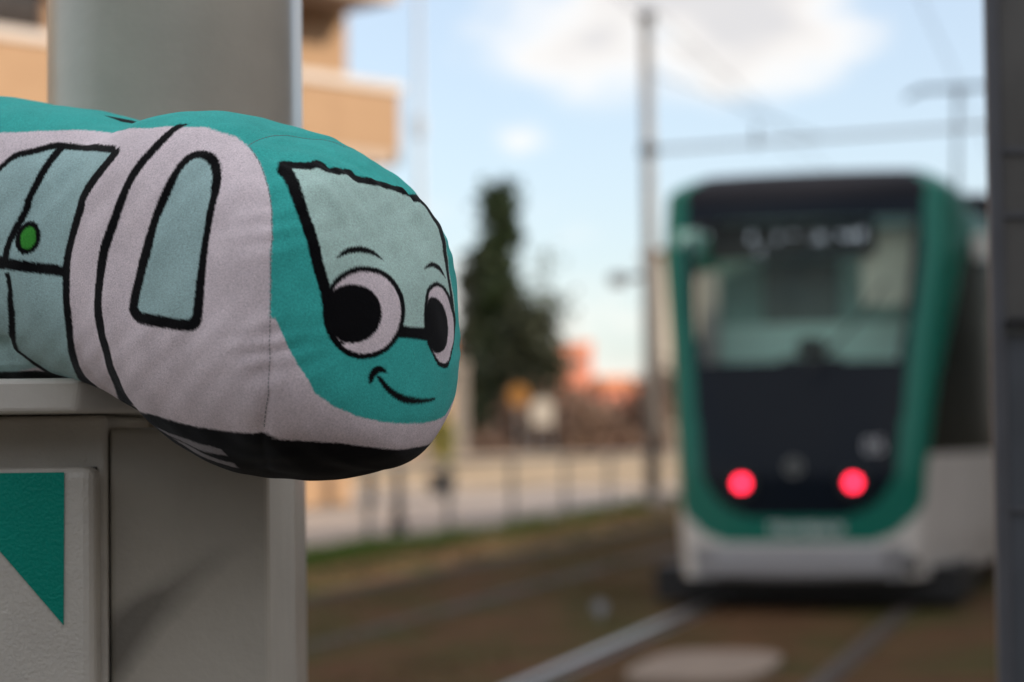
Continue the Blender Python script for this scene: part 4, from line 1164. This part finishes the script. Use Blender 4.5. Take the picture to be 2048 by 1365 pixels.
BND = [[760,2751,1459],[724,2602,1457],[669,2402,1448],[615,2299,1443],[539,2211,1449],[464,2108,1445],[637,1788,1393],[684,1601,1380],[203,1963,1477],[666,1381,1382],[656,1264,1370],[605,1094,1354],[596,992,1321],[578,937,1307],[566,883,1288],[571,832,1261],[578,784,1234],[602,722,1192],[633,653,1140],[671,585,1079],[709,528,1015],[741,477,945],[768,436,876],[794,403,801],[803,391,772],[837,362,650],[866,344,482],[877,340,364],[877,333,246],[860,310,140],[818,271,12],[768,239,-94],[711,212,-182],[672,201,-253],[559,151,-334],[423,98,-391],[463,110,-372],[362,78,-404],[254,52,-424],[136,32,-436],[-1,25,-440],[-124,30,-433],[-277,55,-416],[-365,76,-395]]


def pchip(x, xs, ys):
    xs = np.asarray(xs, float)
    ys = np.asarray(ys, float)
    h = np.diff(xs)
    d = np.diff(ys) / h
    mm = np.zeros_like(ys)
    pr_ = d[:-1] * d[1:]
    mm[1:-1] = np.where(pr_ > 0, 2 * pr_ / (d[:-1] + d[1:] + 1e-30), 0)
    mm[0], mm[-1] = d[0], d[-1]
    i = np.clip(np.searchsorted(xs, x) - 1, 0, len(xs) - 2)
    s = (x - xs[i]) / h[i]
    return ((1 + 2 * s) * (1 - s) ** 2 * ys[i] + s * (1 - s) ** 2 * h[i] * mm[i] + s * s * (3 - 2 * s) * ys[i + 1] + s * s * (s - 1) * h[i] * mm[i + 1])


def toy_point(p, ang):
    k = np.arange(len(SEC))
    t, w, zt, zb = [pchip(p, k, SEC[:, i]) / 1000 for i in range(4)]
    c, s = np.cos(ang), np.sin(ang)
    zm = zb + (zt - zb) * .46
    h = np.where(s > 0, zt - zm, zm - zb)
    nb = np.where(s > 0, 3.0, 2.15 + .6 * np.clip((t - .2) / .08, 0, 1))
    l = w * np.sign(c) * np.abs(c) ** (2 / nb)
    z = zm + h * np.sign(s) * np.abs(s) ** (2 / nb)
    return np.stack([l, t + 0 * l, z], -1)


# even spacing along and around
pf = np.linspace(0, len(SEC) - 1, 6000)
kk = np.arange(len(SEC))
prof = np.stack([pchip(pf, kk, SEC[:, i]) for i in range(4)], 1)
st = np.abs(np.diff(prof[:, 0])) + np.maximum(np.abs(np.diff(prof[:, 1])), np.maximum(np.abs(np.diff(prof[:, 2])), np.abs(np.diff(prof[:, 3])))) * 0.8
wt = np.where(prof[:-1, 0] < 330, 1.0, 0.3)
arc = np.concatenate([[0], np.cumsum(st * wt)])
NT = 540
ps = np.interp(np.linspace(0.02, arc[-1] - 0.02, NT), arc, pf)
NA = 640
af = np.linspace(0, 2 * math.pi, 8001)
k100 = float(np.interp(110, SEC[:, 0], kk))
q = toy_point(np.full_like(af, k100), af)
ar = np.concatenate([[0], np.cumsum(np.linalg.norm(np.diff(q, axis=0), axis=1))])
angs = np.interp(np.arange(NA) / NA * ar[-1], ar, af)
Q = toy_point(ps[:, None] + np.zeros((1, NA)), angs[None] + np.zeros((NT, 1)))
Q[..., 0] *= np.where(Q[..., 0] < 0, 1 - .035 * np.clip((.12 - Q[..., 1]) / .12, 0, 1), 1)
l_, t_, z_ = Q[..., 0], Q[..., 1], Q[..., 2]


def curve_t_of_z(z):
    s = np.array(SEAM, float) / 1e4
    up = s[1:][np.argsort(s[1:, 2])]
    return np.interp(z, up[:, 2], up[:, 1])


tseam = curve_t_of_z(z_)
dseam = t_ - tseam


def inside_dist(px, py, poly):
    """Signed distance (negative inside) of points to a polygon."""
    poly = np.asarray(poly, float)
    a, b = poly, np.roll(poly, -1, 0)
    best = np.full(px.shape, 1e9)
    wind = np.zeros(px.shape, np.int32)
    for (x0, y0), (x1, y1) in zip(a, b):
        dx, dy = x1 - x0, y1 - y0
        L2 = dx * dx + dy * dy
        if L2 < 1e-16:
            continue
        k = np.clip(((px - x0) * dx + (py - y0) * dy) / L2, 0, 1)
        best = np.minimum(best, (px - x0 - k * dx) ** 2 + (py - y0 - k * dy) ** 2)
        if y0 != y1:
            c_ = (y0 > py) != (y1 > py)
            xi = x0 + (py - y0) * dx / dy
            wind += np.where(c_ & (px < xi), 1 if y1 > y0 else -1, 0)
    d = np.sqrt(best)
    return np.where(wind != 0, -d, d)


TEAL, WHITE, BLACK = np.array((.058, .50, .455)), np.array((.85, .74, .775)), np.array((.004, .004, .005))
PAL = {'teal': TEAL, 'white': WHITE, 'black': BLACK, 'blue': np.array((.43, .62, .615)), 'mint': np.array((.53, .74, .675)),
       'green': np.array((.06, .36, .05)), 'grey': np.array((.36, .34, .36))}
nr = np.random.RandomState(2)
jit = nr.normal(0, .00022, t_.shape)
tm = .30 - np.abs(t_ - .30)                    # the print on the far half mirrors the near half
is_side = dseam > 0
SOFT = .00045


def cover(d):
    return np.clip(.5 - (d + jit) / (2 * SOFT), 0, 1)[..., None]


# base bands: teal roof and face, white flanks, black skirt
BT = np.array([(0.0, .1150), (.0735, .1195), (.0784, .1234), (.0832, .1261), (.0883, .1288), (.0937, .1307), (.0992, .1321), (.1094, .1354), (.1264, .1372), (.138, .1382), (.160, .1388),
               (.179, .1398), (.200, .1418), (.211, .1435), (.2211, .1446), (.240, .1450), (.2746, .1460), (.36, .1468), (.7, .147)])
ztopb = np.interp(tm, BT[:, 0], BT[:, 1])
SK = np.array([(0.0, -.0480), (.048, -.0483), (.0523, -.0482), (.067, -.0475), (.087, -.0469), (.0965, -.0452), (.1125, -.0430), (.127, -.0396), (.1406, -.0371), (.1593, -.0345), (.178, -.0315), (.1955, -.0275),
               (.215, -.0205), (.235, -.0125), (.26, -.0068), (.30, -.0040), (.7, -.004)])
zskb = np.interp(tm, SK[:, 0], SK[:, 1])
bf = np.array(BND, float)[25:41] / 1e4
bf = bf[(bf[:, 2] < .016) & (bf[:, 0] > 0)]
bf = bf[np.argsort(bf[:, 0])]
zface = np.interp(np.abs(l_), np.concatenate([[-.01], bf[:, 0]]), np.concatenate([[-.0440], bf[:, 2]]))
zface = np.where(np.abs(l_) > .0855, np.interp(np.abs(l_), [.0855, .0866], [.0125, .017]), zface)
SKF = np.array([(0, -.0586), (.0056, -.0585), (.018, -.0580), (.033, -.0563), (.047, -.0545), (.0538, -.0536), (.0601, -.0531), (.0674, -.0515), (.0727, -.0484), (.1, -.0482)])
zskf = np.interp(np.abs(l_), SKF[:, 0], SKF[:, 1])
colr = np.where(is_side[..., None], 0, 0) + np.zeros(t_.shape + (3,))
sidec = TEAL + (WHITE - TEAL) * cover(z_ - ztopb)
sidec = sidec + (BLACK - sidec) * cover(z_ - zskb)
facec = WHITE + (TEAL - WHITE) * cover(zface - z_)
facec = facec + (BLACK - facec) * cover(z_ - zskf)


def paint(base, polys, u, v, mask):
    for cname, poly in polys:
        P_ = np.array(poly, float) / 1e4
        lo, hi = P_.min(0) - .003, P_.max(0) + .003
        sel = mask & (u > lo[0]) & (u < hi[0]) & (v > lo[1]) & (v < hi[1])
        if not sel.any():
            continue
        d = inside_dist(u[sel], v[sel], P_)
        grow = .00035 if cname == 'black' else 0.0
        a = np.clip(.5 - (d - grow + jit[sel]) / (2 * SOFT), 0, 1)[:, None]
        base[sel] = base[sel] + (PAL[cname] - base[sel]) * a


paint(sidec, PRINT_SIDE, tm, z_, (dseam > -.004))
paint(facec, PRINT_FACE, l_, z_, (dseam < .004))
roofm = (tm > .230) & (tm < .246) & (np.abs(l_) < .013) & (z_ > .14)
sidec[roofm] = BLACK
kb_ = np.clip(.5 + (dseam + jit) / (2 * SOFT), 0, 1)[..., None]
colr = facec + (sidec - facec) * kb_

# relief: soft stuffing, seam, bend fold, creases at the top of the windscreen, puckers along the seam
du = np.roll(Q, -1, 1) - np.roll(Q, 1, 1)
dv = np.gradient(Q, axis=0)
nrm = np.cross(du, dv)
nrm /= np.linalg.norm(nrm, axis=-1, keepdims=True) + 1e-12
cen = np.stack([0 * l_, t_, 0 * z_ + Q[..., 2].mean(1, keepdims=True)], -1)
flip = np.sign(((Q - cen) * nrm).sum(-1).mean())
nrm *= flip
disp = np.zeros_like(t_)
disp += .0008 * (np.sin(41 * l_ + 63 * t_ + 1.3) * np.sin(57 * z_ - 38 * t_ + .4) + .6 * np.sin(95 * t_ + 70 * z_ + 2.) * np.sin(88 * l_ - 61 * z_))
disp += .0003 * np.sin(210 * t_ + 130 * z_ + 2.4 * np.sin(60 * z_)) * np.sin(170 * l_ + 90 * z_)
disp -= .0013 * np.exp(-(dseam / .0032) ** 2) * np.clip((z_ + .062) / .02, .25, 1)
pk = np.exp(-(np.abs(dseam) / .016) ** 1.5)
disp += .0004 * pk * np.sin(330 * z_ + 140 * l_ + 3 * np.sin(90 * z_))
for (l0, z0), (l1, z1), amp, wd in (((.050, .104), (.030, .055), .0011, .0046), ((.034, .106), (.016, .062), .0010, .0046), ((.022, .108), (.004, .066), .0008, .0046), ((-.03, .100), (-.040, .060), .0018, .004), ((.060, .118), (.052, .085), .0010, .0045), ((.0, .110), (-.016, .075), .0010, .0042)):
    dx, dy = l1 - l0, z1 - z0
    k_ = ((l_ - l0) * dx + (z_ - z0) * dy) / (dx * dx + dy * dy)
    kc = np.clip(k_, 0, 1)
    dl = ((l_ - l0 - kc * dx) * dy - (z_ - z0 - kc * dy) * dx) / math.hypot(dx, dy)
    dd = np.hypot(l_ - l0 - kc * dx, z_ - z0 - kc * dy)
    fall = np.clip(1 - np.maximum(kc, 0), 0, 1)
    disp += np.where(dseam < .01, np.clip((.116 - z_) / .008, 0, 1) * amp * fall * (np.exp(-(dd / wd) ** 2) - .8 * np.exp(-((dl - wd * 1.3) ** 2 + (dd ** 2 - dl ** 2).clip(0)) / wd ** 2)), 0)
fp = np.array(FOLD, float) / 1e4
fd = inside_dist(np.where(l_ > -.02, t_, 9).ravel(), z_.ravel(), fp).reshape(t_.shape)
disp -= .0085 * (1 - 1 / (1 + np.exp(-fd / .0018))) * (z_ < .05) * np.clip((z_ + .002) / .010, 0, 1)
disp *= np.clip((t_ - .0004) / .004, 0, 1)
QD = Q + nrm * disp[..., None]
WP = TOY_TIP - QD[..., 1:2] * TOY_AX + QD[..., 0:1] * TOY_NR + QD[..., 2:3] * np.array([0, 0, 1.])

toy_loc = TOY_TIP - TOY_AX * .30 + np.array([0, 0, -.010])
toy = thing('plush_toy', 'plush tram toy with smiling face lying over the cabinet edge', 'plush toy', toy_loc)

M_plush = bpy.data.materials.new('printed_velvet')
M_plush.use_nodes = True
t = M_plush.node_tree
p = t.nodes['Principled BSDF']
p.inputs['Roughness'].default_value = 0.95
p.inputs['Specular IOR Level'].default_value = 0.06
p.inputs['Sheen Weight'].default_value = 0.10
p.inputs['Sheen Roughness'].default_value = 0.45
at_ = t.nodes.new('ShaderNodeVertexColor')
at_.layer_name = 'print'
tcn = t.nodes.new('ShaderNodeTexCoord')
na = t.nodes.new('ShaderNodeTexNoise')
na.inputs['Scale'].default_value = 38
na.inputs['Detail'].default_value = 5
na.inputs['Roughness'].default_value = .6
nb_ = t.nodes.new('ShaderNodeTexNoise')
nb_.inputs['Scale'].default_value = 950
nb_.inputs['Detail'].default_value = 3
nb_.inputs['Roughness'].default_value = .7
for nn in (na, nb_):
    t.links.new(tcn.outputs['Object'], nn.inputs['Vector'])
# nap: brushed patches a little lighter and darker, plus the grain of single tufts
m1 = t.nodes.new('ShaderNodeMapRange')
m1.inputs['From Min'].default_value = .25
m1.inputs['From Max'].default_value = .75
m1.inputs['To Min'].default_value = .90
m1.inputs['To Max'].default_value = 1.10
t.links.new(na.outputs['Fac'], m1.inputs['Value'])
m2 = t.nodes.new('ShaderNodeMapRange')
m2.inputs['From Min'].default_value = .25
m2.inputs['From Max'].default_value = .75
m2.inputs['To Min'].default_value = .72
m2.inputs['To Max'].default_value = 1.28
t.links.new(nb_.outputs['Fac'], m2.inputs['Value'])
mm_ = t.nodes.new('ShaderNodeMath')
mm_.operation = 'MULTIPLY'
t.links.new(m1.outputs[0], mm_.inputs[0])
t.links.new(m2.outputs[0], mm_.inputs[1])
vm = t.nodes.new('ShaderNodeVectorMath')
vm.operation = 'SCALE'
t.links.new(at_.outputs['Color'], vm.inputs[0])
t.links.new(mm_.outputs[0], vm.inputs['Scale'])
t.links.new(vm.outputs[0], p.inputs['Base Color'])
bp = t.nodes.new('ShaderNodeBump')
bp.inputs['Strength'].default_value = .55
bp.inputs['Distance'].default_value = .0007
t.links.new(nb_.outputs['Fac'], bp.inputs['Height'])
t.links.new(bp.outputs[0], p.inputs['Normal'])

ii, jj = np.meshgrid(np.arange(NT - 1), np.arange(NA), indexing='ij')
j2 = (jj + 1) % NA
quads = np.stack([ii * NA + jj, ii * NA + j2, (ii + 1) * NA + j2, (ii + 1) * NA + jj], -1).reshape(-1, 4)
if flip > 0:
    pass
dsf = dseam.ravel()[quads].mean(1)
tf = t_.ravel()[quads].mean(1)


def sub_mesh(name, sel, caps):
    qd = quads[sel]
    used, inv_ = np.unique(qd, return_inverse=True)
    vs = WP.reshape(-1, 3)[used] - toy_loc
    fs = inv_.reshape(qd.shape)
    me = bpy.data.meshes.new(name)
    extra = []
    for ring in caps:
        extra.append(np.searchsorted(used, ring))
    me.from_pydata(vs.tolist(), [], fs.tolist() + [e.tolist() for e in extra])
    me.update()
    ca_ = me.color_attributes.new('print', 'FLOAT_COLOR', 'POINT')
    cc = np.ones((len(used), 4), np.float32)
    cc[:, :3] = colr.reshape(-1, 3)[used]
    ca_.data.foreach_set('color', cc.ravel())
    me.polygons.foreach_set('use_smooth', [True] * len(me.polygons))
    me.materials.append(M_plush)
    o = bpy.data.objects.new(name, me)
    col.objects.link(o)
    o.parent = toy
    return o


sub_mesh('body_cover', dsf >= 0, [np.arange((NT - 1) * NA, NT * NA)])
sub_mesh('face_panel', dsf < 0, [np.arange(0, NA)])

# seam thread: short stitches lying in the seam between face panel and body
M_thread = mat('seam_thread', (0.22, 0.21, 0.22), 0.9)
mb = MB()
for j in range(0, NA, 3):
    for jj_ in (j,):
        c1 = np.where(np.diff(np.sign(dseam[:, jj_])) != 0)[0]
        j3 = (jj_ + 2) % NA
        c2 = np.where(np.diff(np.sign(dseam[:, j3])) != 0)[0]
        if len(c1) and len(c2) and z_[c1[-1], jj_] > -.046:
            def pos(i_, j_):
                k_ = dseam[i_, j_] / (dseam[i_, j_] - dseam[i_ + 1, j_])
                return WP[i_, j_] * (1 - k_) + WP[i_ + 1, j_] * k_ - toy_loc + (nrm[i_, j_, 0] * TOY_NR - nrm[i_, j_, 1] * TOY_AX + nrm[i_, j_, 2] * np.array([0, 0, 1.])) * .00005
            mb.tube([pos(c1[-1], jj_), pos(c2[-1], j3)], .00028, 5)
mb.build('seam_stitching', M_thread, toy)
